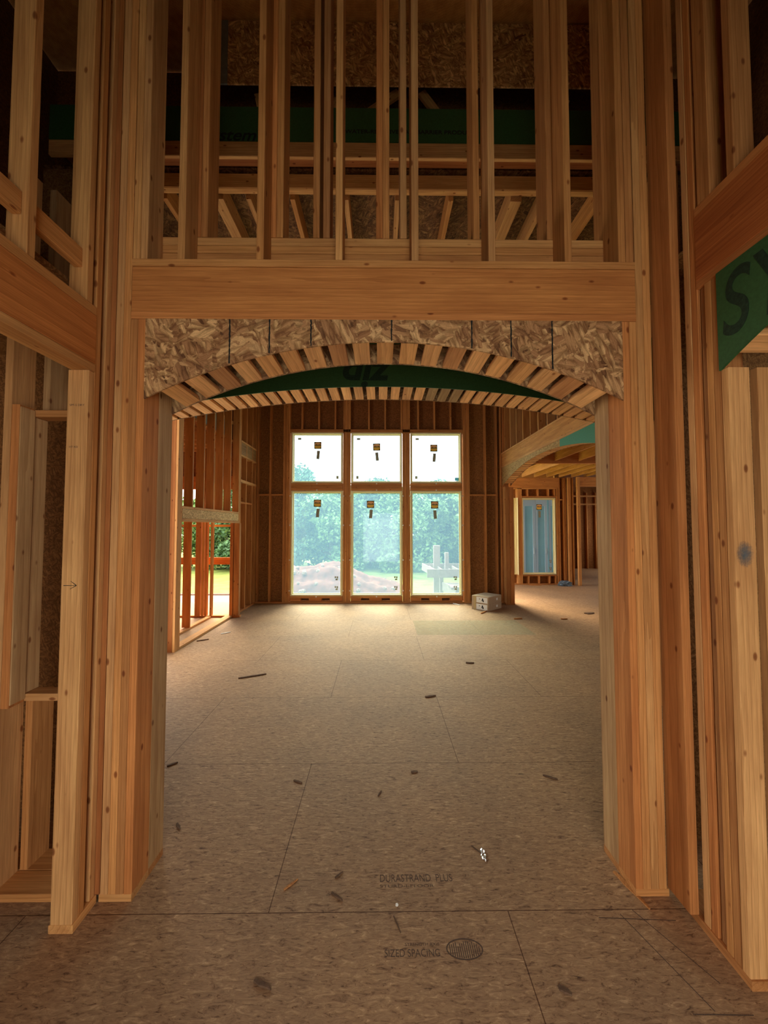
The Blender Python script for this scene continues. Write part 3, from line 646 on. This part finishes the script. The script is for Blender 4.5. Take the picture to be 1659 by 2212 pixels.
def window(x0, x1, z0, z1, y, kind, dz=0.0, dx=0.0):
    global wn; wn += 1
    w = tag(empty(f'window_{wn}', ((x0+x1)/2, y, z0)), kind='structure')
    bm = bmesh.new(); t = 1.3
    for xx, zz in (((x0, x0+t), (z0, z1)), ((x1-t, x1), (z0, z1)), ((x0+t, x1-t), (z0, z0+t)), ((x0+t, x1-t), (z1-t, z1))): bxm(bm, xx, (y, y+5.0), zz)
    link('frame', bm, M_VINYL, w)
    bm = bmesh.new(); t2 = 2.1
    for xx, zz in (((x0+t, x0+t2), (z0+t, z1-t)), ((x1-t2, x1-t), (z0+t, z1-t)), ((x0+t2, x1-t2), (z0+t, z0+t2)), ((x0+t2, x1-t2), (z1-t2, z1-t))): bxm(bm, xx, (y+3.2, y+4.6), zz)
    link('glazing_bead', bm, M_VINYL, w)
    bm = bmesh.new(); bxm(bm, (x0+t, x1-t), (y+3.9, y+4.05), (z0+t, z1-t)); link('pane', bm, M_GLASS, w)
    yy = y+3.85; cx = (x0+x1)/2
    if kind:
        sticker(w, cx+dx, z1-13.5+dz, yy, tilt=R(random.uniform(-2, 2)))
        bm = bmesh.new(); bxm(bm, (-1.5, 1.5), (-4.2, 4.2), (0, 0.03)); link('label', bm, M_GREYLBL, w, loc=(cx+dx+0.4, yy, z1-23+dz), rot=(R(90), R(random.uniform(-6, 6)), 0))
        if kind == 'up':
            bm = bmesh.new(); bxm(bm, (-1.7, 1.7), (-1, 1), (0, 0.03)); link('label', bm, M_GREYLBL, w, loc=(x0+7, yy, z1-5.5), rot=(R(90), 0, 0))
            bm = bmesh.new(); bxm(bm, (-1.2, 1.2), (-1.5, 1.5), (0, 0.03)); link('label', bm, M_GREYLBL, w, loc=((x1-5.5) if wn == 1 else (x0+6), yy, z0+6), rot=(R(90), 0, 0))
        else:
            for zz in (16.5, 7.0):
                bm = bmesh.new(); bxm(bm, (-1.7, -0.3), (0.2, 1.8), (0, 0.03)); bxm(bm, (0.2, 1.5), (-0.2, 1.8), (0, 0.03)); bxm(bm, (-0.9, 1.3), (-1.9, -0.5), (0, 0.03))
                link('label', bm, M_GREYLBL, w, loc=(x1-6, yy, z0+zz), rot=(R(90), 0, 0))
        # white retaining clips round the frame
        bm = bmesh.new()
        pts = [(cx, z0-0.6), (cx, z1+0.6)] if kind == 'lo' else [(cx, z0-0.6)]
        if kind == 'lo': pts += [(x_, z0+(z1-z0)*f) for f in (0.05, 0.34, 0.67, 0.95) for x_ in (x0-0.8, x1+0.8)]
        for px, pz in pts: bxm(bm, (px-0.6, px+0.6), (373.35, 373.58), (pz-0.6, pz+0.6))
        if pts and y < 400: link('glazing_clip', bm, M_CLIP, w)
    return w
for i, (a, b_) in enumerate(WX):
    window(a+0.1, b_-0.1, 116.3, 166.0, 374.0, 'up', (1.5, 0, -1.0)[i], (0, 0, -1.5)[i])
for i, (a, b_) in enumerate(WX):
    w_ = window(a+0.1, b_-0.1, 7.0, 108.7, 374.0, 'lo', (1.5, 0.5, 0.0)[i], (0, -6, -1.0)[i])
box('label', (74, 78.2), (377.8, 377.86), (119, 122.2), M_BLUE, bpy.data.objects['window_3'])

# ------------------------------------------------------------------ LEFT PARTITION of the great room (x -125.5 .. -120)
XP = (-125.5, -120.0)
tag(board('end_post', (-125.5, -121.6), (229.0, 230.9), (0, 222), 'd'), 'dark reddish full-height stud at the near end of the left partition', 'post')
tag(board('end_post', (-121.5, -120.0), (229.0, 234.6), (0, 222), 'y'), 'pale-edged stud nailed to the dark end stud of the left partition', 'post')
tag(board('sole_plate', XP, (234.7, 322), (0, 1.5), 'l'), 'long pale sole plate lying across the left partition opening', 'plate')
tag(board('header_plate', XP, (234.7, 327), (84.6, 86.1), 'l'), 'pale board on top of the strand header in the left partition', 'plate')
tag(panel('header_beam', XP, (234.7, 327), (78.6, 84.5), M_OSB_PALE, tint=(1.35, 1.2, .95, 1)), 'pale engineered header over the left partition opening', 'beam')
tag(board('header_plate', XP, (234.7, 327), (76.6, 78.5), 'l'), 'pale board under the strand header in the left partition', 'plate')
for i, y in enumerate((248.0, 263.6, 279.1, 294.7, 310.2)):
    tag(board('partition_stud', XP, (y-1.5, y), (86.2, 222), 'o'), f'{ORD[i]} stud from the near end above the left partition header', 'stud', 'studs above the left partition header')
for y, lab in ((327.2, 'near stud of the pair at the far end of the left partition header'), (329.0, 'far stud of the pair at the end of the left partition header')):
    tag(board('partition_stud', XP, (y, y+1.5), (0, 222), 'y'), lab, 'stud')
wl = tag(empty('wall_left', (-122, 352, 0)), kind='structure')
for y in (331.0, 345, 361, 371.9): board('stud', XP, (y, y+1.5), (1.5, 222), 'o', wl)
board('bottom_plate', XP, (331, 373.5), (0, 1.5), 'r', wl); board('top_plate', (-125.6, -119.9), (231, 373.5), (219.5, 222.4), 'o', wl)
board('plate', (-125.6, -119.9), (331, 373.5), (147.2, 148.8), 'y', wl)
board('rim_board', (-121.9, -120.2), (331, 373.5), (136.5, 147.1), (0.5, 0.55, 0.55, 1), wl)
board('plate', (-125.6, -119.9), (331, 373.5), (134.9, 136.4), 'y', wl)
board('plate', (-125.6, -119.9), (331, 373.5), (112.0, 114.6), 'y', wl)
board('blocking', (-125.4, -120.2), (332.6, 360.9), (94.0, 95.5), 'r', wl)
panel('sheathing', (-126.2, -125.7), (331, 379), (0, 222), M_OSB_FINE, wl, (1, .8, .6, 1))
# rim and floor framing band running behind the partition studs
tag(panel('rim_board', (-129, -127.5), (170, 330.5), (148.0, 162.0), M_GREYBOARD), 'long grey-brown rim board behind the upper studs of the left partition', 'board')
tag(board('rim_plate', (-129.5, -126), (170, 330.5), (162.1, 164), 'l'), 'pale edge board on top of the grey rim board in the left room', 'plate')
tag(board('rim_plate', (-129.5, -126), (170, 330.5), (146.2, 147.9), 'l'), 'pale edge board under the grey rim board in the left room', 'plate')
# room and porch beyond the partition
tag(board('sole_plate', (-139.5, -136), (236, 314), (0, 1.5), 'l'), 'second sole plate inside the left room, parallel to the long pale one', 'plate')
for i, (y, t) in enumerate(((262, 'r'), (279, 'r'))):
    tag(board('porch_stud', (-141.5, -136.0), (y, y+1.5), (1.5, 146), t), ('near' if i == 0 else 'far') + ' dark stud standing on the second sole plate in the left room', 'stud')
tag(board('sole_plate', (-300, -114), (316.5, 320.0), (0, 1.5), 'r'), 'reddish sole plate crossing the left room at its far side', 'plate')
for i, (x, w, t) in enumerate(((-150.5, 4.2, 'r'), (-145.2, 1.5, 'o'), (-142.6, 1.6, 'r'), (-138.4, 1.5, 'y'), (-122.5, 2.6, 'r'), (-119.3, 4.4, 'b'))):
    tag(board('cross_wall_stud', (x, x+w), (316.5, 320.0), (1.6, 76.4 if x > -127 else 146), t), f'{ORD[i]} from the left of the studs in the far cross wall of the left room', 'stud', 'cross wall studs in the left room')
tag(board('rail_beam', (-420, -126.5), (330, 331.5), (41.5, 47.5), (1.0, 0.62, 0.38, 1)), 'orange horizontal board at waist height behind the left room studs', 'beam')
tag(board('rail_beam', (-420, -126.5), (330, 331.5), (73.5, 75.4), 'y'), 'thin horizontal board at head height behind the left room studs', 'beam')
tag(board('porch_header', (-420, -126.5), (331, 334.5), (106.0, 117.0), (0.9, 0.55, 0.32, 1)), 'reddish header over the open porch side of the left room', 'beam')
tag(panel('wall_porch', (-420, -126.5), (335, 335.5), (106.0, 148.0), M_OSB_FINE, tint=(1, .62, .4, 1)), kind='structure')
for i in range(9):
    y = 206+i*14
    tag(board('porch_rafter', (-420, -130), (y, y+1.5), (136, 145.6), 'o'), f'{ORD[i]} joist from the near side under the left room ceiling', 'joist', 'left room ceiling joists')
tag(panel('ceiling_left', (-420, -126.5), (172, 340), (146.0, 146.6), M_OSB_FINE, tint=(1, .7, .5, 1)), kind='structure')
tag(panel('wall_left_outer', (-420, -419), (84, 340), (0, 147), M_OSB_FINE), kind='structure')
tag(panel('wall_left_front', (-420, -150), (171, 171.6), (0, 147), M_OSB_FINE), kind='structure')
dk = empty('porch_deck', (-270, 380, -4)); tag(dk, 'pinkish board porch deck outside the left room', 'deck')
for k in range(20): board('deck_board', (-420, -128), (324.5+k*5.6, 329.8+k*5.6), (-4.5, -3.0), (1, 1, 1, 1), dk, M_DECK)
board('rim', (-420, -128), (437, 438.5), (-12, -1.5), (1, 1, 1, 1), dk, M_PALEWOOD)

# ------------------------------------------------------------------ RIGHT WALL with its arch (x 119.5 .. 127.5)
wr = tag(empty('wall_right', (123, 280, 0)), kind='structure')
for y in (363.9, 348.3, 332.7, 317.1, 301.5, 285.9, 270.3, 254.7, 239.1, 223.5, 207.9, 192.3):
    board('stud', (119.5, 125), (y, y+1.5), (146.1, 222.4), 'o' if int(y) % 2 else 'p', wr)
board('top_plate', (119.5, 125), (170, 373), (219.5, 222.4), 'o', wr)
board('stud', (119.5, 125), (375-3.2, 375-1.7), (1.5, 222), 'r', wr)
tag(board('header_plate', (119.3, 125.2), (172, 384), (144.6, 146.1), 'l'), 'pale flat board along the top of the sloping-looking right header', 'plate')
tag(board('header_beam', (119.5, 125.2), (172, 384-10), (133.3, 144.5), (1.1, 1.02, 0.85, 1)), 'pale header beam over the arched opening in the right wall', 'beam')
tag(board('header_plate', (119.3, 125.2), (172, 378-4), (131.4, 133.2), 'l'), 'pale flat board under the right wall header beam', 'plate')
a3 = tag(empty('arch_header', (123, 280, 131)), 'arch in the far right wall, half strand board and half green', 'arch')
A3Z = 127.9-304
arch_panel('face_board', 252, 372.5, 280, 131.3, A3Z, 304, 0.44, M_OSB_PALE, 'x', 119.2, a3, tint=(1.0, .85, .6, 1))
arch_panel('sheathing', 187, 251.9, 280, 131.3, A3Z, 304, 0.44, flat('green_sheathing_painted_sunlit', (0.07, 0.26, 0.15), 0.6, 0.1, 50), 'x', 119.2, a3)  # brighter copy of the green coating, sunlight put into its colour
arch_panel('face_board', 187, 372.5, 280, 131.3, A3Z, 304, 0.44, M_OSB, 'x', 127.1, a3)
nailers(a3, 280, A3Z, 304, 91, 5.1, 3.3, 119.65, 127.05, 'x', ['l', 'y', 'l'], thick=1.0)
pl = tag(empty('arch_pillar', (123, 368, 0)), 'brown built-up pillar at the far end of the right wall arch, beside the boxes', 'pillar')
for x, t in ((119.6, 'b'), (123.6, 'r')): board('stud', (x, x+3.8), (364.8, 370.4), (1.5, 111.6), t, pl)
board('edge_stud', (119.2, 119.6), (365.0, 371.5), (1.5, 112.0), 'l', pl); board('base_plate', (119.4, 127.5), (364.8, 373), (0, 1.5), 'b', pl)
pl2 = tag(empty('arch_pillar', (123, 180, 0)), 'pillar carrying the near end of the right wall arch', 'pillar')
for x in (119.6, 123.6): board('stud', (x, x+3.8), (178, 187), (0, 131.2), 'o', pl2)

# ------------------------------------------------------------------ RIGHT ROOM beyond
rw_ = tag(empty('wall_right_room_back', (185, 492, 0)), kind='structure')
panel('sheathing', (127, 183.0), (497.6, 498.1), (0, 137), M_OSB_FINE, rw_, (1, .9, .8, 1)); panel('sheathing', (225.9, 249), (497.6, 498.1), (0, 137), M_OSB_FINE, rw_, (1, .9, .8, 1))
panel('sheathing', (183.0, 225.9), (497.6, 498.1), (0, 12.5), M_OSB_FINE, rw_, (.9, .75, .6, 1)); panel('sheathing', (183, 225.9), (497.6, 498.1), (111, 137), M_OSB_FINE, rw_, (.9, .75, .6, 1))
YR = (492, 497.5)
board('bottom_plate', (127.5, 249), YR, (0, 1.5), 'b', rw_)
for x, t in ((176.2, 'y'), (177.8, 'y'), (179.4, 'o'), (181.0, 'y'), (227.0, 'o'), (228.6, 'b'), (230.2, 'o'), (236, 'o'), (238, 'b')): board('stud', (x, x+1.5), YR, (1.5, 137), t, rw_)
for x in (189.5, 203.0, 216.5, 224.4):
    board('stud', (x, x+1.5), YR, (1.6, 10.8), 'o', rw_)
    board('stud', (x, x+1.5), YR, (113.4, 122.4), 'o', rw_)
board('sill', (182.6, 227), YR, (10.9, 12.4), 'b', rw_); board('head', (182.6, 227), YR, (111.6, 113.3), 'b', rw_)
board('plate', (172, 227), YR, (122.5, 124), 'y', rw_); board('header', (150, 230), (491.5, 497.4), (124.1, 137), 'o', rw_)
board('blocking', (231.8, 236), YR, (108, 109.5), 'o', rw_)
w7 = window(182.9, 226.0, 12.9, 111.0, 492.5, 'lo', 2.0, 2.0)
window(161.0, 175.6, 12.9, 111.0, 492.5, None)
panel('pale_jamb', (175.65, 175.9), (488, 492), (13, 111), M_VINYL, bpy.data.objects['window_8'])
for i, x in enumerate((183, 199, 215, 231, 247, 263, 279)):
    tag(board('ceiling_joist', (x-.75, x+.75), (384, 491), (137.6, 146.8), 'y'), f'{ORD[i]} from the left of the far joists in the right room ceiling', 'joist', 'far joists of the right room')
for i, x in enumerate((151, 175, 199, 223)):
    tag(board('ceiling_joist', (x-.75, x+.75), (300, 379.9), (139.6, 148.8), 'o'), f'{ORD[i]} from the left of the near joists in the right room ceiling', 'joist', 'near joists of the right room')
tag(board('ceiling_beam', (128, 420), (380, 383.9), (137.0, 148.8), 'r'), 'cross beam between the near and far joists of the right room', 'beam')
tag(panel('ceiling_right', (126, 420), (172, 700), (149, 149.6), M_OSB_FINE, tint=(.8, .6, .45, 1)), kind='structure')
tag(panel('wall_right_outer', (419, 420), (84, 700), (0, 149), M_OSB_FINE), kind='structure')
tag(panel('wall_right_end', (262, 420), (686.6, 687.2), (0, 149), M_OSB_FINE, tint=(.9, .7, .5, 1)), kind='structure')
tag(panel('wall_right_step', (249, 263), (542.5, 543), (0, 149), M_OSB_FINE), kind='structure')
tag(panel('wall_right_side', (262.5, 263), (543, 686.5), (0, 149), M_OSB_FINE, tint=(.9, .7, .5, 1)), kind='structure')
tag(panel('wall_right_front', (150.1, 420), (171, 171.6), (0, 149), M_OSB_FINE), kind='structure')
for i, (x, y, zt) in enumerate(((240.5, 488, 137), (246.0, 488.5, 137), (249.5, 482, 137), (256, 560, 149), (263, 560, 149))):
    tag(board('room_stud', (x, x+(3.4 if i in (0, 2) else 1.6)), (y, y+3.5), (0, zt), 'y'), f'{ORD[i]} from the left of the upright studs right of the far right window', 'stud', 'studs right of the far right window')
for i in range(5):
    x = 320+i*16
    tag(board('room_stud', (x, x+1.5), (681, 686.5), (0, 135), 'o'), f'{ORD[i]} from the left of the studs on the farthest right wall', 'stud', 'studs on the farthest right wall')
tag(board('room_header', (249, 330), (559, 563), (106, 108), 'l'), 'pale horizontal board across the studs in the far right corner', 'beam')
tag(board('room_header', (249, 330), (559, 563), (118, 120), 'y'), 'thin horizontal board above the pale one in the far right corner', 'beam')
tag(board('room_header', (251, 330), (484, 489), (125, 137), 'o'), 'brown header over the passage in the far right corner', 'beam')
# ------------------------------------------------------------------ OUTSIDE
dm = bmesh.new(); bmesh.ops.create_grid(dm, x_segments=70, y_segments=40, size=0.5)
rnd = random.Random(3)
for v in dm.verts:
    u, w = v.co.x*2, v.co.y*2
    r2 = max(0, 1-(u*u+w*w))
    h = 44*r2**0.8*(1-0.35*max(0, u)+0.12*math.sin(u*9)+0.08*math.sin(w*13+u*4)) + rnd.uniform(-1.6, 1.6)*(r2 > 0)
    v.co = Vector((u*150*S, w*90*S, (h-2)*S))
mound = tag(link('dirt_mound', dm, M_DIRT, smooth=True, loc=(-95, 640, -31)), 'big mound of red clay outside the left and middle windows', 'mound')
bm = bmesh.new()
for k in range(60):
    a = rnd.uniform(-1, 1); b_ = rnd.uniform(-0.9, 0.2); r2 = max(0, 1-(a*a+b_*b_))
    if r2 <= 0.1: continue
    m4 = Matrix.Translation(Vector((a*150, b_*90, 44*r2**0.8*(1-0.35*max(0, a))-2))*S) @ Euler((rnd.random()*3, rnd.random()*3, 0)).to_matrix().to_4x4()
    s_ = rnd.uniform(1.5, 4.5); bmesh.ops.create_icosphere(bm, subdivisions=1, radius=s_*S, matrix=m4)
link('clods', bm, M_ROCK, mound); C.objects['clods'].location = mound.location; C.objects['clods'].matrix_parent_inverse = Matrix.Translation(-mound.location)
C.objects['clods']['kind'] = 'stuff'

def tree(name, loc, H, Rw, n, leafmat, seed, leaf=11.0):
    r = random.Random(seed); t = empty(name, loc)
    bm = bmesh.new()
    def limb(p0, p1, r0, r1):
        d = (p1-p0); q = d.to_track_quat('Z', 'Y').to_matrix().to_4x4(); q.translation = (p0+p1)/2*S
        bmesh.ops.create_cone(bm, segments=7, radius1=r0*S, radius2=r1*S, depth=d.length*S, matrix=q)
    top = Vector((0, 0, H*0.75)); limb(Vector((0, 0, 0)), top, 7, 3)
    blobs = []
    for k in range(26):
        zf = r.uniform(0.12, 0.98); a = r.uniform(0, 2*PI); rr = Rw*math.sin(PI*min(1, zf*0.85+0.15))*r.uniform(0.25, 0.95)
        p = Vector((rr*math.cos(a), rr*math.sin(a), H*zf)); blobs.append((p, r.uniform(0.22, 0.42)*Rw))
        limb(Vector((0, 0, H*zf*0.6)), p, 2.2, 0.8)
    link('trunk', bm, M_BARK, t, loc=loc)
    bm = bmesh.new()
    for i in range(n):
        p, br = blobs[r.randrange(len(blobs))]
        d = Vector((r.gauss(0, 1), r.gauss(0, 1), r.gauss(0, 0.8))).normalized()*br*(r.random()**0.35)
        c = p+d; e = Euler((r.uniform(-1.1, 1.1), r.uniform(-1.1, 1.1), r.uniform(0, 6.3))).to_matrix(); s_ = leaf*r.uniform(0.5, 1.2)
        q = [c+e @ Vector(k)*s_ for k in ((-.5, 0, 0), (0, -.28, .05), (.5, 0, 0), (0, .28, .05))]
        bm.faces.new([bm.verts.new(k*S) for k in q])
    link('foliage', bm, leafmat, t, loc=loc); t.children[-1]['kind'] = 'stuff'
    return t
tsp = [(-560, 900, 'a'), (-430, 980, 'b'), (-330, 920, 'a'), (-215, 1000, 'a'), (-120, 960, 'b'), (-20, 1020, 'a'), (70, 950, 'b'), (160, 1010, 'a'), (250, 960, 'b'), (330, 1030, 'a'), (-280, 1080, 'b'), (0, 1120, 'a'), (220, 1110, 'b'), (-100, 1160, 'a')]
protos = {}
hts = {'a': 196, 'b': 184}
for k, (x, y, t) in enumerate(tsp):
    if t not in protos:
        o = tree('leafy_tree', (x, y, -30), hts[t], 110, 13000, M_LEAF if t == 'a' else M_LEAF2, 11 if t == 'a' else 23); protos[t] = o
    else:
        p = protos[t]; o = p.copy(); C.objects.link(o); o.location = Vector((x, y, -30))*S
        for ch in p.children:
            c = ch.copy(); C.objects.link(c); c.parent = o
            c.location = Vector((0, 0, 0)); c.matrix_parent_inverse = Matrix.Identity(4)
        o.rotation_euler = (0, 0, random.uniform(0, 6.28)); s_ = random.uniform(0.95, 1.12); o.scale = (s_*random.uniform(.95, 1.15), s_, s_*(1.16 if k == 3 else 1))
    tag(o, ('dense dark green' if t == 'a' else 'lighter yellow-green')+f' leafy tree, {ORD[k] if k < 10 else ORD[k-10]+" of the rear row"} from the left beyond the lawn', 'tree', 'trees beyond the lawn')
for p in protos.values():        # parts of the two first trees follow their own empty
    for c in p.children: c.matrix_parent_inverse = Matrix.Translation(-p.location)
# unfinished wooden deck structure outside the right window
df = tag(empty('deck_frame', (110, 520, -30)), 'pale unfinished timber deck frame with upright posts outside the right lower window', 'deck frame')
def P3(x, y, z): return (x, y, z)
for (x, w, y, z0, z1) in ((76, 9.0, 545, -30, 47.5), (88, 5.0, 520, 10, 39), (107, 6, 510, 6, 32.0)):
    board('post', (x, x+w), (y, y+6), (z0, z1), (1, 1, 1, 1), df, M_PALEWOOD)
board('rim', (61, 110), (500, 501.5), (8, 19), (1, 1, 1, 1), df, M_PALEWOOD)
board('rim', (61, 150), (556, 557.5), (12, 21), (1, 1, 1, 1), df, M_PALEWOOD)
stick('rim', (61, 556, 16.5), (72, 500, 13.5), 1.5, 10, (1, 1, 1, 1), df, M_PALEWOOD)
for k in range(7): board('joist', (70+k*11, 71.5+k*11), (502, 556), (10, 18), (1, 1, 1, 1), df, M_PALEWOOD)
board('rim', (88, 140), (450, 451.5), (-7, 3.5), (1, 1, 1, 1), df, M_PALEWOOD)
stick('rim', (81, 498, -3), (90, 450, -2), 1.5, 11, (1, 1, 1, 1), df, M_PALEWOOD)
for k in range(7): board('slat', (84, 150), (455+k*6, 457.5+k*6), (0, 2.4), (1, 1, 1, 1), df, M_PALEWOOD)
board('post', (78, 82.5), (502, 507), (-30, 8), (1, 1, 1, 1), df, M_PALEWOOD)
box('plate_label', (93, 112), (449.8, 449.95), (-6, 0.5), M_BLUE, df)
# patio doors of the next wing seen through the right room window
pd_ = tag(empty('patio_door', (220, 540, -4)), 'pale-framed glazed patio doors of the next wing, seen through the right room window', 'door')
for a, b_ in ((197, 218.2), (218.6, 235), (237, 252)):
    bm = bmesh.new(); t = 3.6; tl_ = 6.5 if a < 200 else 3.0
    for xx, zz in (((a, a+tl_), (-4, 112)), ((b_-t, b_), (-4, 112)), ((a+tl_, b_-t), (-4, 10)), ((a+tl_, b_-t), (103, 112))): bxm(bm, xx, (538, 541), zz)
    fr_ = link('door_leaf', bm, M_PATIO, pd_)
    box('door_pane', (a+tl_, b_-t), (539.2, 539.8), (10, 103), M_PATIOGL, fr_)
    box('door_handle', (b_-2.6, b_-1.6), (536.8, 538), (36, 44), M_CLIP, fr_)
box('door_frame', (235, 237), (537.5, 541), (-4, 116), M_PATIOGL, pd_)
box('wing_wall', (150, 262), (541.2, 543), (-30, 122), M_PATIOGL, pd_)
box('step', (190, 256), (524, 541), (-8, -4), M_PATIO, pd_)

# ------------------------------------------------------------------ LOOSE THINGS on the floor
def carton(z0, lab, rz):
    t = tag(empty('cardboard_carton', (96.5, 350, z0)), lab, 'box', 'flat cartons by the pillar')
    w, d, h = 22, 17, 6.0
    bm = bmesh.new(); bxm(bm, (-w/2, w/2), (-d/2, d/2), (0, h)); bmesh.ops.bevel(bm, geom=bm.edges[:], offset=0.2*S, segments=2, affect='EDGES')
    parts = [link('body', bm, M_CARD)]
    bm = bmesh.new(); bxm(bm, (-w/2-0.03, -w/2), (-d/2+1.0, d/2-5), (0.5, h-0.7)); bxm(bm, (-w/2-0.03, -w/2), (-1, 1), (1, 1.01)); parts.append(link('printed_label', bm, M_WHITE))
    bm = bmesh.new(); bxm(bm, (-w/2-0.04, -w/2), (d/2-4.4, d/2-2.2), (0, h)); parts.append(link('tape', bm, M_TAPE))
    bm = bmesh.new(); bxm(bm, (2.0, 4.6), (-d/2-0.03, -d/2), (2, 4)); parts.append(link('small_label', bm, M_WHITE))
    bm = bmesh.new()
    for a_, b_, c_, d_ in ((-3.4, -2.2, 2.8, 4.4), (-4.0, -2.8, 1.4, 3.0), (-2.6, -1.8, 2.0, 3.2), (-0.3, 0.9, 3.4, 3.9)): bxm(bm, (-w/2-0.06, -w/2-0.03), (a_, b_), (c_, d_))
    em = link('emblem', bm, M_INK)
    for p in parts: p.parent = t
    em.parent = parts[1]
    t.rotation_euler = (0, 0, rz); return t
carton(0, 'flat brown carton lying directly on the floor beside the right pillar', R(42))
carton(6.05, 'flat brown carton stacked on top of another beside the right pillar', R(43))

def scrap(a, b, w, h, mat, lab, cat='wood scrap', name='wood_scrap', z=0.02):
    a = Vector((*a, z+h/2)); b = Vector((*b, z+h/2)); d = b-a
    bm = bmesh.new(); n = 6; rows = []
    r = random.Random(hash(lab) % 999 if False else len(lab)*7)
    for i in range(n+1):
        t = i/n; ww = w/2*(0.35+0.65*math.sin(PI*min(1, t+0.12))**0.5)*r.uniform(0.75, 1.0); k = r.uniform(-0.08, 0.08)*w
        rows.append([bm.verts.new(((t-0.5)*d.length*S, (k+s_*ww)*S, zz*h/2*S)) for s_, zz in ((-1, -1), (1, -1), (1, 1), (-1, 1))])
    for i in range(n):
        for j in range(4): bm.faces.new((rows[i][j], rows[i][(j+1) % 4], rows[i+1][(j+1) % 4], rows[i+1][j]))
    bm.faces.new(rows[0][::-1]); bm.faces.new(rows[-1]); bmesh.ops.recalc_face_normals(bm, faces=bm.faces[:])
    o = link(name, bm, mat, loc=(a+b)/2, rot=(0, 0, math.atan2(d.y, d.x))); o.color = T['b']
    return tag(o, lab, cat)
scrap((-68.4, 189.7), (-56.5, 195.0), 1.3, 0.5, M_DARKWOOD, 'long dark splinter of wood on the left middle of the floor')
scrap((19.5, 168.2), (24.2, 169.6), 1.2, 0.5, M_DARKWOOD, 'short dark stick lying on a panel joint right of centre')
scrap((85.5, 327.5), (93, 337), 1.2, 0.9, M_WOOD, 'pale thin offcut on the floor in front of the cartons')
scrap((106.5, 308.0), (113.5, 309.4), 1.5, 0.9, M_WOOD, 'pale offcut on the floor right of the cartons, nearer the viewer')
scrap((174, 326), (182, 330), 5.5, 0.7, M_DARKWOOD, 'squarish brown offcut at the far right of the floor')
scrap((143.8, 307.2), (149, 307.4), 1.3, 0.8, M_WOOD, 'small pale offcut on the floor just left of the squarish brown one')
scrap((46.3, 209.8), (50.6, 209.2), 1.2, 0.6, M_DARKWOOD, 'small black clump of debris right of centre on the floor')
scrap((-9.6, 80.0), (-7.3, 78.3), 0.5, 0.25, M_DARKWOOD, 'curved brown bark sliver near the front joint, left of the stamp')
scrap((-9.3, 83.2), (-7.8, 84.6), 0.4, 0.2, M_DARKWOOD, 'tiny brown chip above the bark sliver, left of the stamp')
scrap((-19.3, 80.7), (-17.0, 83.0), 0.45, 0.2, M_WOOD, 'thin tan wood shaving on the left foreground floor')
scrap((-20.2, 65.1), (-17.2, 63.9), 0.6, 0.3, M_DARKWOOD, 'dark bark sliver near the bottom edge, left of centre')
scrap((28.4, 63.8), (30.0, 62.7), 0.9, 0.3, M_DARKWOOD, 'small ragged brown chip near the bottom edge, right of centre')
scrap((2.6, 75.2), (3.8, 72.2), 0.25, 0.15, M_DARKWOOD, 'thin dark twig just in front of the front floor joint')
scrap((9.3, 117.6), (11.3, 117.9), 0.9, 0.3, M_DARKWOOD, 'small brown chip on the floor just past the arched opening')
scrap((48.0, 115.8), (51.5, 113.8), 0.5, 0.3, M_DARKWOOD, 'thin brown curl on the floor near the right jamb')
scrap((-24.8, 114.2), (-22.2, 113.1), 0.6, 0.3, M_DARKWOOD, 'bent brown bark curl just past the opening, left of centre')
scrap((-0.5, 107.5), (0.4, 109.6), 0.4, 0.25, M_DARKWOOD, 'tiny brown curl on the floor just past the opening near centre')
scrap((-65.0, 121.2), (-62.8, 123.2), 0.9, 0.3, M_DARKWOOD, 'brown chip by the back foot of the left jamb')
scrap((-50.0, 98.2), (-48.2, 96.4), 0.7, 0.3, M_DARKWOOD, 'brown bark curl at the foot of the left jamb')
scrap((-117.5, 251), (-111.5, 255), 1.0, 0.5, M_DARKWOOD, 'dark splinter beside the long pale sole plate')
scrap((-109, 268), (-104, 272), 1.6, 0.4, M_WHITE, 'white scrap of paper beside the long pale sole plate', 'paper scrap', 'paper_scrap')
scrap((49.6, 84.0), (51.6, 76.0), 0.9, 0.25, M_WOOD, 'pale split wood shaving at the foot of the right jamb')
scrap((21.0, 91.0), (23.0, 88.4), 0.35, 0.15, M_DARKWOOD, 'thin dark twig beside the silver foil scrap')
scrap((188, 487), (203, 485), 1.8, 0.8, M_WOOD, 'pale offcut on the floor below the far right window')
scrap((70, 371), (75, 363), 1.1, 0.6, M_WHITE, 'white sliver on the floor below the right lower window', 'paper scrap', 'paper_scrap')
# crumpled things
def crumple(name, loc, rx, ry, rz, mat, seed, lab, cat):
    r = random.Random(seed); bm = bmesh.new(); bmesh.ops.create_icosphere(bm, subdivisions=3, radius=1)
    for v in bm.verts: v.co *= r.uniform(0.7, 1.15); v.co = Vector((v.co.x*rx*S, v.co.y*ry*S, max(-0.3, v.co.z)*rz*S))
    o = link(name, bm, mat, loc=(loc[0], loc[1], 0.3*rz+0.02)); return tag(o, lab, cat)
crumple('plastic_wrap', (232, 482), 9, 5, 5, M_SLATE, 5, 'crumpled blue-grey plastic wrap on the far right floor', 'plastic')
crumple('foil_scrap', (23.2, 88.6), 0.75, 1.8, 0.25, M_FOIL, 8, 'shiny shield-shaped silver foil scrap on the right foreground floor', 'foil')
crumple('drywall_crumb', (3.3, 77.3), 0.28, 0.28, 0.3, M_WHITE, 9, 'tiny white crumb on the front floor joint', 'crumb')
